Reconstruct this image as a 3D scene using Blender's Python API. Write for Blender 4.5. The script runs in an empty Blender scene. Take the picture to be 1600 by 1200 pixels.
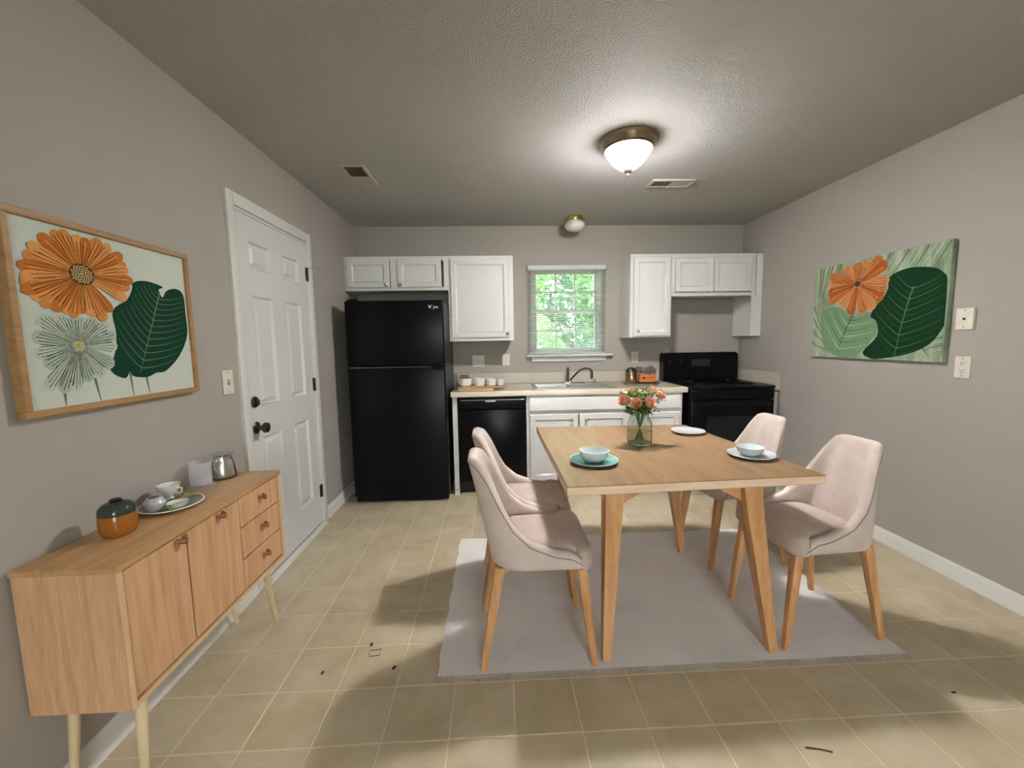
import bpy, bmesh, math, random
import numpy as np
from mathutils import Matrix, Vector
random.seed(7); rng = np.random.default_rng(7)
SC = bpy.context.scene
C = SC.collection
PI = math.pi

# ------------------------------------------------------------------ camera
CAM_H, PITCH, YAW, ROLL, FPX = 1.3341, 0.1037, 0.0407, 0.0165, 640.15
def cam_vec(u, w, d=1.0):
    cr, sr, cp, sp, cy, sy = math.cos(ROLL), math.sin(ROLL), math.cos(PITCH), math.sin(PITCH), math.cos(YAW), math.sin(YAW)
    x = u*cr + w*sr; v = -u*sr + w*cr
    y = cp*d + sp*v; z = -sp*d + cp*v
    return Vector((x*cy + y*sy, -x*sy + y*cy, z))
cam = bpy.data.cameras.new('camera'); cam_o = bpy.data.objects.new('camera', cam); C.objects.link(cam_o)
cam.sensor_fit = 'HORIZONTAL'; cam.sensor_width = 36.0; cam.lens = FPX/1600*36.0
cam.clip_start = 0.02; cam.clip_end = 200
r_, u_, f_ = cam_vec(1, 0, 0), cam_vec(0, 1, 0), cam_vec(0, 0, 1)
cam_o.matrix_world = Matrix(((r_.x, u_.x, -f_.x, 0), (r_.y, u_.y, -f_.y, 0), (r_.z, u_.z, -f_.z, CAM_H), (0, 0, 0, 1)))
SC.camera = cam_o

# ------------------------------------------------------------------ world, sun, exposure
W = bpy.data.worlds.new('world'); SC.world = W; W.use_nodes = True
wn = W.node_tree.nodes; wl = W.node_tree.links; wn.clear()
wo = wn.new('ShaderNodeOutputWorld'); wb = wn.new('ShaderNodeBackground')
SKY = 7.5                                                # bright even overcast
wb.inputs['Color'].default_value = (.97, .985, 1.0, 1); wb.inputs['Strength'].default_value = SKY
wl.new(wb.outputs[0], wo.inputs[0])
sun = bpy.data.lights.new('sun', 'SUN'); sun.energy = 1.5; sun.angle = math.radians(4.0); sun.color = (1, .95, .86)
sun_o = bpy.data.objects.new('sun', sun); C.objects.link(sun_o)
sun_o.location = (-6, 8, 12); sun_o.rotation_euler = Vector((.6, .1, -.8)).to_track_quat('-Z', 'Y').to_euler()
SC.view_settings.view_transform = 'Standard'; SC.view_settings.look = 'None'
SC.view_settings.gamma = 1.0; SC.view_settings.use_curve_mapping = False
SC.view_settings.exposure = 0.85
LAMP_POWER = 285.0        # emission strength of the lit dome
FILL_POWER = 85.0        # fill lamp added behind the camera, same fitting, out of view
LAMP_COL = (1.0, .985, .965)

# ------------------------------------------------------------------ room numbers (metres)
XL, XR, D, H, YB = -1.3155, 2.488, 4.094, 2.444, -2.6
TILE = 0.2286

# ------------------------------------------------------------------ materials
MATS = {}
def srgb(r, g, b):
    f = lambda c: (c/255/12.92) if c/255 <= .04045 else ((c/255+.055)/1.055)**2.4
    return (f(r), f(g), f(b), 1)
def base_mat(name, col=(.5, .5, .5, 1), rough=.5, metal=0, **kw):
    if name in MATS: return MATS[name], None, None, None
    m = bpy.data.materials.new(name); m.use_nodes = True; MATS[name] = m
    nt = m.node_tree; p = nt.nodes['Principled BSDF']
    p.inputs['Base Color'].default_value = col; p.inputs['Roughness'].default_value = rough; p.inputs['Metallic'].default_value = metal
    for k, v in kw.items(): p.inputs[k.replace('_', ' ')].default_value = v
    return m, nt, nt.nodes, p
def coords(nt, scale=(1, 1, 1), kind='Object'):
    tc = nt.nodes.new('ShaderNodeTexCoord'); mp = nt.nodes.new('ShaderNodeMapping')
    mp.inputs['Scale'].default_value = scale; nt.links.new(tc.outputs[kind], mp.inputs[0]); return mp.outputs[0]
def noise(nt, vec, scale, detail=4, rough=.55):
    n = nt.nodes.new('ShaderNodeTexNoise'); n.inputs['Scale'].default_value = scale; n.inputs['Detail'].default_value = detail
    n.inputs['Roughness'].default_value = rough
    if vec: nt.links.new(vec, n.inputs['Vector'])
    return n.outputs['Fac']
def ramp(nt, fac, stops):
    r = nt.nodes.new('ShaderNodeValToRGB'); e = r.color_ramp.elements
    while len(e) < len(stops): e.new(.5)
    for el, (p, c) in zip(e, stops): el.position = p; el.color = c
    nt.links.new(fac, r.inputs[0]); return r.outputs[0]
def bump(nt, p, h, strength=.2, dist=.01):
    b = nt.nodes.new('ShaderNodeBump'); b.inputs['Strength'].default_value = strength; b.inputs['Distance'].default_value = dist
    nt.links.new(h, b.inputs['Height']); nt.links.new(b.outputs[0], p.inputs['Normal'])
def mul(c, k): return (c[0]*k, c[1]*k, c[2]*k, 1)
def paint(name, col, rough=.6, bs=60, bst=.05, var=.04):
    m, nt, ns, p = base_mat(name, col, rough)
    if nt is None: return m
    v = coords(nt); n = noise(nt, v, 2.2, 5)
    nt.links.new(ramp(nt, n, [(.3, mul(col, 1-var)), (.7, mul(col, 1+var))]), p.inputs['Base Color'])
    bump(nt, p, noise(nt, v, bs, 3), bst, .004); return m
def wood(name, c1, c2, axis='X', rough=.45, scale=9, stretch=14, bst=.05):
    m, nt, ns, p = base_mat(name, c1, rough)
    if nt is None: return m
    s = {'X': (1, stretch, stretch), 'Y': (stretch, 1, stretch), 'Z': (stretch, stretch, 1)}[axis]
    v = coords(nt, s); n = noise(nt, v, scale*.35, 6, .6); n2 = noise(nt, v, scale*2.5, 3, .5)
    mx = nt.nodes.new('ShaderNodeMath'); mx.operation = 'MULTIPLY_ADD'; mx.inputs[1].default_value = .35
    nt.links.new(n2, mx.inputs[0]); nt.links.new(n, mx.inputs[2])
    nt.links.new(ramp(nt, mx.outputs[0], [(.45, c2), (.78, c1)]), p.inputs['Base Color'])
    bump(nt, p, mx.outputs[0], bst, .002); return m
def fabric(name, c1, c2, scale=500, rough=.95):
    m, nt, ns, p = base_mat(name, c1, rough)
    if nt is None: return m
    v = coords(nt); n = noise(nt, v, scale*.5, 2); big = noise(nt, v, 9, 4)
    mx = nt.nodes.new('ShaderNodeMath'); mx.operation = 'MULTIPLY_ADD'; mx.inputs[1].default_value = .6
    nt.links.new(n, mx.inputs[0]); nt.links.new(big, mx.inputs[2])
    nt.links.new(ramp(nt, mx.outputs[0], [(.5, c2), (1.0, c1)]), p.inputs['Base Color'])
    p.inputs['Sheen Weight'].default_value = .25
    bump(nt, p, n, .25, .002); return m
def plain(name, col, rough=.4, metal=0, **kw):
    m, nt, ns, p = base_mat(name, col, rough, metal, **kw)
    if nt is not None:
        v = coords(nt); n = noise(nt, v, 25, 3)
        nt.links.new(ramp(nt, n, [(.3, mul(col, .95)), (.7, mul(col, 1.05))]), p.inputs['Base Color'])
    return m
def glass(name, col=(1, 1, 1, 1), rough=.0, ior=1.45):
    m, nt, ns, p = base_mat(name, col, rough)
    if nt is not None: p.inputs['Transmission Weight'].default_value = 1; p.inputs['IOR'].default_value = ior
    return m
def thin_glass(name, tint=(1, 1, 1, 1), gloss=.08):
    if name in MATS: return MATS[name]
    m = bpy.data.materials.new(name); m.use_nodes = True; MATS[name] = m
    nt = m.node_tree; nt.nodes.clear(); o = nt.nodes.new('ShaderNodeOutputMaterial')
    t = nt.nodes.new('ShaderNodeBsdfTransparent'); t.inputs[0].default_value = tint
    g = nt.nodes.new('ShaderNodeBsdfGlossy'); g.inputs['Roughness'].default_value = .03
    fr = nt.nodes.new('ShaderNodeFresnel'); fr.inputs[0].default_value = 1.45
    ma = nt.nodes.new('ShaderNodeMath'); ma.operation = 'MULTIPLY_ADD'; ma.inputs[1].default_value = 1.0; ma.inputs[2].default_value = gloss*.3
    nt.links.new(fr.outputs[0], ma.inputs[0])
    mx = nt.nodes.new('ShaderNodeMixShader'); nt.links.new(ma.outputs[0], mx.inputs[0])
    nt.links.new(t.outputs[0], mx.inputs[1]); nt.links.new(g.outputs[0], mx.inputs[2]); nt.links.new(mx.outputs[0], o.inputs[0])
    return m
def frosted(name):
    m, nt, ns, p = base_mat(name, (.82, .82, .84, 1), .25)
    tr = ns.new('ShaderNodeBsdfTransparent'); mx = ns.new('ShaderNodeMixShader'); mx.inputs[0].default_value = .72
    out = [q for q in ns if q.type == 'OUTPUT_MATERIAL'][0]
    nt.links.new(p.outputs[0], mx.inputs[1]); nt.links.new(tr.outputs[0], mx.inputs[2]); nt.links.new(mx.outputs[0], out.inputs[0]); return m
def emit(name, col, strength):
    m, nt, ns, p = base_mat(name, (.9, .9, .88, 1), .4)
    if nt is None: return m
    p.inputs['Emission Color'].default_value = (*col, 1)
    # emission graded down toward the rim to keep the nearby ceiling dimmer
    g = ns.new('ShaderNodeNewGeometry'); sx = ns.new('ShaderNodeSeparateXYZ'); mr = ns.new('ShaderNodeMapRange'); nt.links.new(g.outputs['Position'], sx.inputs[0]); nt.links.new(sx.outputs['Z'], mr.inputs['Value'])
    mr.inputs['From Min'].default_value = H-.148; mr.inputs['From Max'].default_value = H-.095; mr.inputs['To Min'].default_value = strength*1.5; mr.inputs['To Max'].default_value = strength*.05
    nt.links.new(mr.outputs[0], p.inputs['Emission Strength'])
    return m

def leafmat(name, col, gain=1.5, mixv=.4):
    m, nt, ns, p = base_mat(name, col, .45)
    tr = ns.new('ShaderNodeBsdfTranslucent'); tr.inputs[0].default_value = mul(col, gain); mx = ns.new('ShaderNodeMixShader'); mx.inputs[0].default_value = mixv
    out = [q for q in ns if q.type == 'OUTPUT_MATERIAL'][0]
    nt.links.new(p.outputs[0], mx.inputs[1]); nt.links.new(tr.outputs[0], mx.inputs[2]); nt.links.new(mx.outputs[0], out.inputs[0]); return m
M_wall = paint('wall_paint', srgb(174, 167, 160), .75, 90, .06, .02)
M_ceil, nt, ns, p = base_mat('textured_ceiling_paint', srgb(194, 191, 189), .7, Specular_IOR_Level=.15)
v = coords(nt); vo = ns.new('ShaderNodeTexVoronoi'); vo.inputs['Scale'].default_value = 150; nt.links.new(v, vo.inputs['Vector'])
ad = ns.new('ShaderNodeMath'); ad.operation = 'MULTIPLY_ADD'; ad.inputs[1].default_value = .8
nt.links.new(vo.outputs['Distance'], ad.inputs[0]); nt.links.new(noise(nt, v, 95, 5, .7), ad.inputs[2])
msk = ramp(nt, noise(nt, v, 1.1, 2), [(.40, (.15, .15, .15, 1)), (.60, (1, 1, 1, 1))])
mm = ns.new('ShaderNodeMath'); mm.operation = 'MULTIPLY'; nt.links.new(ad.outputs[0], mm.inputs[0]); nt.links.new(msk, mm.inputs[1])
bump(nt, p, mm.outputs[0], .85, .0055)
M_trim = paint('white_trim_paint', srgb(226, 224, 219), .4, 40, .03, .02)
M_door = paint('white_door_paint', srgb(222, 222, 219), .4, 30, .04, .02)
M_cab = paint('white_cabinet_paint', srgb(228, 227, 224), .42, 30, .04, .02)
M_grout = paint('pale_grout', srgb(222, 208, 178), .8, 120, .1, .05)
M_tile, nt, ns, p = base_mat('beige_vinyl_tile', srgb(170, 152, 120), .42)
v = coords(nt, (1, 1, 1)); oi = ns.new('ShaderNodeObjectInfo'); geo = ns.new('ShaderNodeNewGeometry')
nz = ns.new('ShaderNodeTexNoise'); nz.inputs['Scale'].default_value = 5.5; nz.inputs['Detail'].default_value = 7; nz.inputs['Roughness'].default_value = .62
nt.links.new(geo.outputs['Position'], nz.inputs['Vector'])
a1 = ns.new('ShaderNodeMath'); a1.operation = 'MULTIPLY_ADD'; a1.inputs[1].default_value = .14
nt.links.new(oi.outputs['Random'], a1.inputs[0]); nt.links.new(nz.outputs['Fac'], a1.inputs[2])
nt.links.new(ramp(nt, a1.outputs[0], [(.36, srgb(182, 166, 136)), (.56, srgb(196, 181, 152)), (.76, srgb(206, 192, 166))]), p.inputs['Base Color'])
bump(nt, p, nz.outputs['Fac'], .12, .004)
M_oak = wood('light_oak', srgb(222, 178, 138), srgb(196, 148, 106), 'Z', .42, 9, 16)
M_oakY = wood('light_oak_top', srgb(206, 164, 116), srgb(178, 134, 88), 'Y', .36, 7, 14)
M_oakT = wood('light_oak_table', srgb(156, 126, 93), srgb(134, 102, 70), 'Y', .34, 6, 10)
M_oakE = wood('oak_edge_brightened', srgb(250, 222, 196), srgb(240, 204, 172), 'X', .42, 7, 12)  # tabletop oak split by facing: top toned down, edges painted as lit
M_leg = wood('beech_leg', srgb(216, 166, 116), srgb(188, 134, 84), 'Z', .4, 8, 10)
M_pale = wood('pale_ash_leg', srgb(226, 206, 166), srgb(206, 182, 140), 'Z', .45, 8, 10)
M_dkgap = plain('dark_gap', srgb(60, 36, 20), .8)
M_pull = wood('brown_wood_pull', srgb(150, 98, 56), srgb(112, 70, 38), 'Y', .4)
M_frame = wood('oak_picture_frame', srgb(178, 138, 92), srgb(150, 112, 70), 'Y', .5)
M_fab = fabric('greige_upholstery', srgb(218, 202, 193), srgb(198, 181, 172))
M_seat = fabric('greige_seat_upholstery', srgb(196, 178, 167), srgb(174, 156, 145))
M_pipe = fabric('piping_thread', srgb(150, 132, 120), srgb(128, 110, 100))
M_rug, nt, ns, p = base_mat('grey_rug_pile', srgb(178, 171, 164), .98)
v = coords(nt); n1 = noise(nt, v, 2.6, 6, .62); n2 = noise(nt, v, 420, 2)
a1 = ns.new('ShaderNodeMath'); a1.operation = 'MULTIPLY_ADD'; a1.inputs[1].default_value = .25; nt.links.new(n2, a1.inputs[0]); nt.links.new(n1, a1.inputs[2])
nt.links.new(ramp(nt, a1.outputs[0], [(.42, srgb(218, 212, 212)), (.6, srgb(232, 227, 226)), (.8, srgb(238, 233, 229))]), p.inputs['Base Color'])
p.inputs['Sheen Weight'].default_value = .3; bump(nt, p, n2, .5, .004)
M_fringe = fabric('rug_fringe_yarn', srgb(200, 192, 178), srgb(168, 158, 146))
M_black = plain('black_gloss_enamel', (.003, .003, .005, 1), .28, Specular_IOR_Level=.16)
M_blackS = plain('black_satin_plastic', (.004, .004, .005, 1), .45, Specular_IOR_Level=.16)
M_fridgeside = plain('dark_grey_fridge_side', (.03, .03, .033, 1), .4, Specular_IOR_Level=.16)
M_steel = plain('brushed_steel', (.62, .62, .60, 1), .28, 1)
M_chrome = plain('chrome', (.75, .75, .74, 1), .12, 1)
M_bronze = plain('aged_bronze', (.12, .10, .075, 1), .3, 1)
M_pan = plain('brushed_bronze_pan', (.36, .29, .22, 1), .32, 1)
M_brass = plain('polished_brass', (.62, .48, .22, 1), .2, 1)
M_copper = plain('copper_brown_metal', (.55, .36, .2, 1), .25, 1)
M_splash = paint('pale_backsplash', srgb(206, 198, 184), .4, 60, .02, .03)
M_count = paint('beige_laminate', srgb(204, 188, 164), .35, 60, .02, .06)
M_white = plain('white_ceramic', srgb(236, 234, 228), .2)
M_plastic = plain('ivory_plastic', srgb(230, 222, 208), .35)
M_hole = plain('dark_slot', (.01, .01, .01, 1), .7)
M_teal = plain('teal_glaze', srgb(98, 148, 150), .18)
M_blue = plain('pale_blue_glaze', srgb(226, 237, 238), .18)
M_greyp = plain('grey_glaze', srgb(196, 198, 200), .22)
M_globe = plain('white_opal_glass', srgb(240, 238, 232), .12)
M_amber = plain('amber_glaze', srgb(164, 100, 34), .12)
M_lidgreen = plain('dark_green_glass_lid', (.035, .05, .042, 1), .06)
M_smoke = frosted('frosted_glass')
M_pane = thin_glass('window_glass', (.97, .99, .98, 1), .03)
M_vase = glass('clear_vase_glass', (.98, 1, .97, 1), 0, 1.15)
M_water = glass('greenish_water', (.95, .98, .80, 1), 0, 1.08)
M_leaf = [plain('leaf_green_%d' % i, c, .5) for i, c in enumerate([srgb(84, 128, 60), srgb(128, 162, 78), srgb(46, 88, 46), srgb(172, 188, 96)])]
M_rose = [plain('rose_%d' % i, c, .6) for i, c in enumerate([srgb(246, 184, 150), srgb(250, 214, 188), srgb(242, 156, 116), srgb(252, 228, 200)])]
M_slat = leafmat('white_blind_slat', srgb(240, 242, 243), 1.0, .35)
M_print = lambda name, c: plain(name, c, .9, Specular_IOR_Level=.1)

# ------------------------------------------------------------------ mesh helpers
class B:
    def __init__(s): s.bm = bmesh.new()
    def box(s, x0, x1, y0, y1, z0, z1, bev=0, seg=1, mat=0, mtx=None):
        bm = bmesh.new()
        vs = [bm.verts.new(c) for c in ((x0, y0, z0), (x1, y0, z0), (x1, y1, z0), (x0, y1, z0), (x0, y0, z1), (x1, y0, z1), (x1, y1, z1), (x0, y1, z1))]
        for q in ((0, 3, 2, 1), (4, 5, 6, 7), (0, 1, 5, 4), (1, 2, 6, 5), (2, 3, 7, 6), (3, 0, 4, 7)): bm.faces.new([vs[i] for i in q])
        if bev: bmesh.ops.bevel(bm, geom=bm.edges[:], offset=bev, segments=seg, affect='EDGES', profile=.5)
        return s.merge(bm, mat, mtx)
    def merge(s, bm, mat=0, mtx=None):
        if mtx is not None: bmesh.ops.transform(bm, matrix=mtx, verts=bm.verts)
        mp = {v: s.bm.verts.new(v.co) for v in bm.verts}
        for f in bm.faces:
            try:
                nf = s.bm.faces.new([mp[v] for v in f.verts]); nf.material_index = mat
            except ValueError: pass
        bm.free(); return s
    def rings(s, rings, mat=0, cap0=True, cap1=True, closed=True):
        R = [[s.bm.verts.new(p) for p in r] for r in rings]; n = len(R[0])
        for a, b in zip(R[:-1], R[1:]):
            for i in range(n if closed else n-1):
                j = (i+1) % n
                f = s.bm.faces.new((a[i], a[j], b[j], b[i])); f.material_index = mat
        if cap0: f = s.bm.faces.new(R[0][::-1]); f.material_index = mat
        if cap1: f = s.bm.faces.new(R[-1]); f.material_index = mat
        return s
    def tube(s, pts, rad, n=10, mat=0, square=0):
        pts = [Vector(p) for p in pts]
        if not hasattr(rad, '__len__'): rad = [rad]*len(pts)
        out = []; up = None
        for i, p in enumerate(pts):
            d = (pts[min(i+1, len(pts)-1)] - pts[max(i-1, 0)]).normalized()
            if up is None: up = Vector((0, 1, 0)) if abs(d.y) < .9 else Vector((1, 0, 0))
            a = (up - d*up.dot(d)).normalized(); b = d.cross(a); up = a
            ring = []
            for k in range(n):
                th = 2*PI*k/n + (PI/4 if n == 4 else 0); c, sn = math.cos(th), math.sin(th); q = 1.0
                if square: q = (abs(c)**square + abs(sn)**square)**(-1.0/square)
                ring.append(p + a*(c*q*rad[i]) + b*(sn*q*rad[i]))
            out.append(ring)
        return s.rings(out, mat)
    def lathe(s, prof, c=(0, 0, 0), n=28, mat=0, sx=1, sy=1, mtx=None, open_=False):
        out = []
        for r, z in prof:
            r = max(r, 1e-4)
            ring = [Vector((r*math.cos(2*PI*k/n)*sx, r*math.sin(2*PI*k/n)*sy, z)) for k in range(n)]
            if mtx is not None: ring = [mtx @ q for q in ring]
            out.append([q + Vector(c) for q in ring])
        return s.rings(out, mat, not open_, not open_)
    def prism(s, poly, axis, a, b, mat=0):
        f = {'x': lambda p, t: (t, p[0], p[1]), 'y': lambda p, t: (p[0], t, p[1]), 'z': lambda p, t: (p[0], p[1], t)}[axis]
        return s.rings([[f(p, a) for p in poly], [f(p, b) for p in poly]], mat)
    def poly(s, pts, mat=0):
        f = s.bm.faces.new([s.bm.verts.new(p) for p in pts]); f.material_index = mat; return s
    def build(s, name, mats, parent=None, smooth=True, ang=38):
        bmesh.ops.recalc_face_normals(s.bm, faces=s.bm.faces)
        me = bpy.data.meshes.new(name); s.bm.to_mesh(me); s.bm.free()
        return link(name, me, mats, parent, smooth, ang)
def link(name, me, mats, parent=None, smooth=True, ang=38):
    if not isinstance(mats, (list, tuple)): mats = [mats]
    for m in mats: me.materials.append(m)
    if smooth:
        me.polygons.foreach_set('use_smooth', [True]*len(me.polygons))
        me.set_sharp_from_angle(angle=math.radians(ang))
    o = bpy.data.objects.new(name, me); C.objects.link(o)
    if parent is not None: attach(o, parent)
    return o
def attach(o, parent):
    o.parent = parent
    if parent.get('_l') is not None: o.matrix_parent_inverse = Matrix.Translation(-Vector(parent['_l']))
def root(name, loc, label=None, cat=None, group=None, kind=None, local=False):
    o = bpy.data.objects.new(name, None); C.objects.link(o); o.location = loc; o.empty_display_size = .05
    if not local: o['_l'] = tuple(loc)
    return tag(o, label, cat, group, kind)
def tag(o, label=None, cat=None, group=None, kind=None):
    for k, v in (('label', label), ('category', cat), ('group', group), ('kind', kind)):
        if v: o[k] = v
    return o
def bx(name, mats, parent, *a, **k): return B().box(*a, **k).build(name, mats, parent)
def copy_tree(o, parent=None):
    c = o.copy(); C.objects.link(c)
    if parent is not None: c.parent = parent
    for ch in list(o.children): copy_tree(ch, c)
    return c

# ================================================================== SETTING
def wall(name, mats, fixed, a0, a1, z0, z1, thick, axis, hole=None):
    """axis 'x': wall lies in x=fixed..fixed+thick and runs along y; axis 'y': the reverse"""
    b = B()
    def piece(p0, p1, q0, q1):
        if axis == 'x': b.box(min(fixed, fixed+thick), max(fixed, fixed+thick), p0, p1, q0, q1)
        else: b.box(p0, p1, min(fixed, fixed+thick), max(fixed, fixed+thick), q0, q1)
    if hole:
        h0, h1, g0, g1 = hole
        piece(a0, h0, z0, z1); piece(h1, a1, z0, z1); piece(h0, h1, g1, z1)
        if g0 > z0: piece(h0, h1, z0, g0)
    else: piece(a0, a1, z0, z1)
    return tag(b.build(name, mats, None, False), kind='structure')
DY0, DY1, DZ = 2.195, 3.025, 2.045                      # door opening
WX0, WX1, WZ0, WZ1 = .37, 1.07, 1.205, 2.05             # window opening
wall('wall_left', M_wall, XL, YB-.12, D+.14, -.1, H+.1, -.12, 'x', (DY0, DY1, 0, DZ))
wall('wall_right', M_wall, XR, YB-.12, D+.14, -.1, H+.1, .12, 'x')
wall('wall_back', M_wall, D, XL, XR, -.1, H+.1, .14, 'y', (WX0, WX1, WZ0, WZ1))
RW = (-.05, 1.25, .06, 2.12)                             # opening added behind the camera to let in fill daylight
wall('wall_front', M_wall, YB, XL, XR, -.1, H+.1, -.12, 'y', RW)
tag(bx('ceiling', M_ceil, None, XL-.1, XR+.1, YB-.1, D+.1, H, H+.15), kind='structure')
floor = tag(bx('floor', M_grout, None, XL-.1, XR+.1, YB-.1, D+.1, -.12, -.0012), kind='structure')
# vinyl tiles: single pieces in view, the rest behind the camera as one part
TX0, TY0 = -1.0967, 2.6315
def tile_mesh(w, d):
    b = B(); g = .0026
    b.box(g, w-g, g, d-g, -.006, 0, .0012)
    bmesh.ops.recalc_face_normals(b.bm, faces=b.bm.faces); me = bpy.data.meshes.new('tile'); b.bm.to_mesh(me); b.bm.free(); me.materials.append(M_tile); return me
tm_full, tm_cut = tile_mesh(TILE, TILE), tile_mesh(XR-(TX0+15*TILE)+.002, TILE)
for r in range(-5, 9):
    for c in range(-1, 16):
        o = bpy.data.objects.new('tile', tm_cut if c == 15 else tm_full); C.objects.link(o)
        o.location = (TX0+c*TILE, TY0-r*TILE, 0); o.parent = floor
b = B()
for r in range(9, 23):
    for c in range(-1, 16):
        x0 = TX0+c*TILE; y0 = TY0-r*TILE
        b.box(x0+.0026, min(x0+TILE-.0026, XR), max(y0, YB)+.0026, y0+TILE-.0026, -.006, 0)
o = b.build('tile_field', M_tile, floor, False); o['kind'] = 'stuff'
# baseboards
def baseboard(name, prof_pts, axis, a0, a1, ins):
    b = B(); b.prism(prof_pts, axis, a0, a1); return tag(b.build(name, M_trim, None, True, 30), kind='structure')
def prof(x, s): return [(x, 0), (x+s*.018, 0), (x+s*.018, .012), (x+s*.014, .02), (x+s*.013, .066), (x+s*.009, .078), (x+s*.004, .088), (x, .09)]
def base_x(name, x, s, y0, y1):
    b = B(); b.rings([[(px, y, pz) for px, pz in prof(x, s)] for y in (y0, y1)]); return tag(b.build(name, M_trim, None, True, 30), kind='structure')
base_x('baseboard_right', XR, -1, YB, 3.44)
bl = base_x('baseboard_left', XL, 1, YB, 2.145)
base_x('baseboard_left_rear', XL, 1, 3.078, D)

# ------------------------------------------------------------------ door on the left wall
door = root('door_1', (XL, 2.6, 0), 'white six-panel door with bronze knob in left wall', None, None, 'structure')
def casing_bar(y0, y1, z0, z1): return bx('casing', M_trim, door, XL-.005, XL+.018, y0, y1, z0, z1, bev=.005, seg=2)
casing_bar(2.146, 2.206, 0, 2.11); casing_bar(3.014, 3.074, 0, 2.11); casing_bar(2.206, 3.014, 2.046, 2.11)
for a, c, z0, z1 in ((DY0, DY0+.014, 0, DZ), (DY1-.014, DY1, 0, DZ), (DY0, DY1, DZ-.014, DZ)): bx('jamb', M_trim, door, XL-.118, XL+.004, a, c, z0, z1)
SY0, SY1 = DY0+.0175, DY1-.0175; SF = XL+.004
cols = ((2.318, 2.53), (2.672, 2.886)); rows = ((1.745, 1.90), (.99, 1.61), (.235, .825))
b = B(); ys = sorted([SY0, SY1]+[q for c in cols for q in c]); zs = sorted([.022, DZ-.018]+[q for r in rows for q in r])
for i in range(len(ys)-1):
    for j in range(len(zs)-1):
        pan = any(abs(ys[i]-c[0]) < 1e-6 for c in cols) and any(abs(zs[j]-r[0]) < 1e-6 for r in rows)
        b.box(SF-.042, SF-(.017 if pan else 0), ys[i], ys[i+1], zs[j], zs[j+1])
bmesh.ops.remove_doubles(b.bm, verts=b.bm.verts, dist=1e-5)
slab = b.build('door_slab', M_door, door)
for c in cols:
    for r in rows:
        q = B(); s = .03
        def rect(i, x): return [(x, c[0]+i, r[0]+i), (x, c[1]-i, r[0]+i), (x, c[1]-i, r[1]-i), (x, c[0]+i, r[1]-i)]
        q.rings([rect(0, SF-.018), rect(0, SF+.002), rect(.006, SF+.002), rect(.016, SF-.014), rect(.024, SF-.0145), rect(.046, SF-.004)], 0, True, True)
        q.build('door_panel', M_door, slab, True, 20)
def rot_x(): return Matrix.Rotation(PI/2, 4, 'Y')
kn = B(); kn.lathe([(.0, 0), (.033, 0), (.034, .004), (.028, .009), (.012, .012), (.011, .03), (.02, .036), (.029, .048), (.027, .062), (.012, .069), (0, .07)], (SF, 2.262, .887), 24, 0, mtx=rot_x())
kn.build('door_knob', M_bronze, slab)
kn = B(); kn.lathe([(0, 0), (.03, 0), (.031, .006), (.026, .013), (.012, .015), (0, .015)], (SF, 2.262, 1.028), 24, 0, mtx=rot_x()); kn.box(SF+.014, SF+.03, 2.257, 2.267, 1.012, 1.044, .003); kn.build('deadbolt', M_bronze, slab)
for z in (1.825, 1.05, .255):
    q = B(); q.box(XL+.004, XL+.0075, 2.985, 3.013, z-.045, z+.045); q.tube([(XL+.012, 3.008, z-.047), (XL+.012, 3.008, z+.047)], .006, 10); q.build('hinge', M_bronze, door)
q = B(); q.tube([(XL+.012, 3.008, 1.872), (XL+.018, 3.03, 1.875), (XL+.085, 3.045, 1.872)], .0035, 8); q.lathe([(0, 0), (.009, 0), (.009, .012), (0, .012)], (XL+.085, 3.045, 1.872), 12, mtx=rot_x()); q.build('door_stop', M_chrome, door)
b = B(); b.box(XL-.115, XL+.045, DY0+.014, DY1-.014, 0, .014, .004, 2); b.build('threshold', M_trim, door)
bx('threshold_gap_shade', M_hole, door, XL-.03, XL+.001, DY0+.016, DY1-.016, .0142, .0215)  # black strip painting the shade in the gap under the door

# ------------------------------------------------------------------ window in the back wall
win = root('window_1', (.72, D, WZ0), 'white double-hung grid window above the sink', None, None, 'structure')
for a in ((WX0, WX0+.02, WZ0, WZ1), (WX1-.02, WX1, WZ0, WZ1), (WX0, WX1, WZ1-.02, WZ1), (WX0, WX1, WZ0, WZ0+.02)): bx('jamb', M_trim, win, a[0], a[1], D+.002, D+.138, a[2], a[3])
wm = (WZ0+WZ1)/2
def sash(z0, z1, y):
    x0, x1 = WX0+.021, WX1-.021; w = .036
    s = B()
    for a in ((x0, x0+w, z0, z1), (x1-w, x1, z0, z1), (x0+w, x1-w, z0, z0+w), (x0+w, x1-w, z1-w, z1)): s.box(a[0], a[1], y, y+.032, a[2], a[3], .003)
    s = s.build('sash', M_trim, win)
    gx0, gx1, gz0, gz1 = x0+w, x1-w, z0+w, z1-w
    for i in (1, 2):
        xx = gx0+(gx1-gx0)*i/3; bx('muntin', M_trim, s, xx-.009, xx+.009, y+.006, y+.026, gz0, gz1)
    zz = (gz0+gz1)/2; bx('muntin', M_trim, s, gx0, gx1, y+.006, y+.026, zz-.009, zz+.009)
    for i in range(3):
        for j in range(2):
            px0 = gx0+(gx1-gx0)*i/3+(.009 if i else 0); px1 = gx0+(gx1-gx0)*(i+1)/3-(.009 if i < 2 else 0)
            pz0, pz1 = (gz0, zz-.009) if j == 0 else (zz+.009, gz1)
            bx('pane', M_pane, s, px0, px1, y+.014, y+.018, pz0, pz1)
sash(WZ0+.02, wm+.018, D+.045); sash(wm-.018, WZ1-.02, D+.082)
st = B(); st.box(.315, 1.175, D-.06, D+.04, 1.178, 1.2, .006, 2); st.build('window_stool', M_trim, win)
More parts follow.
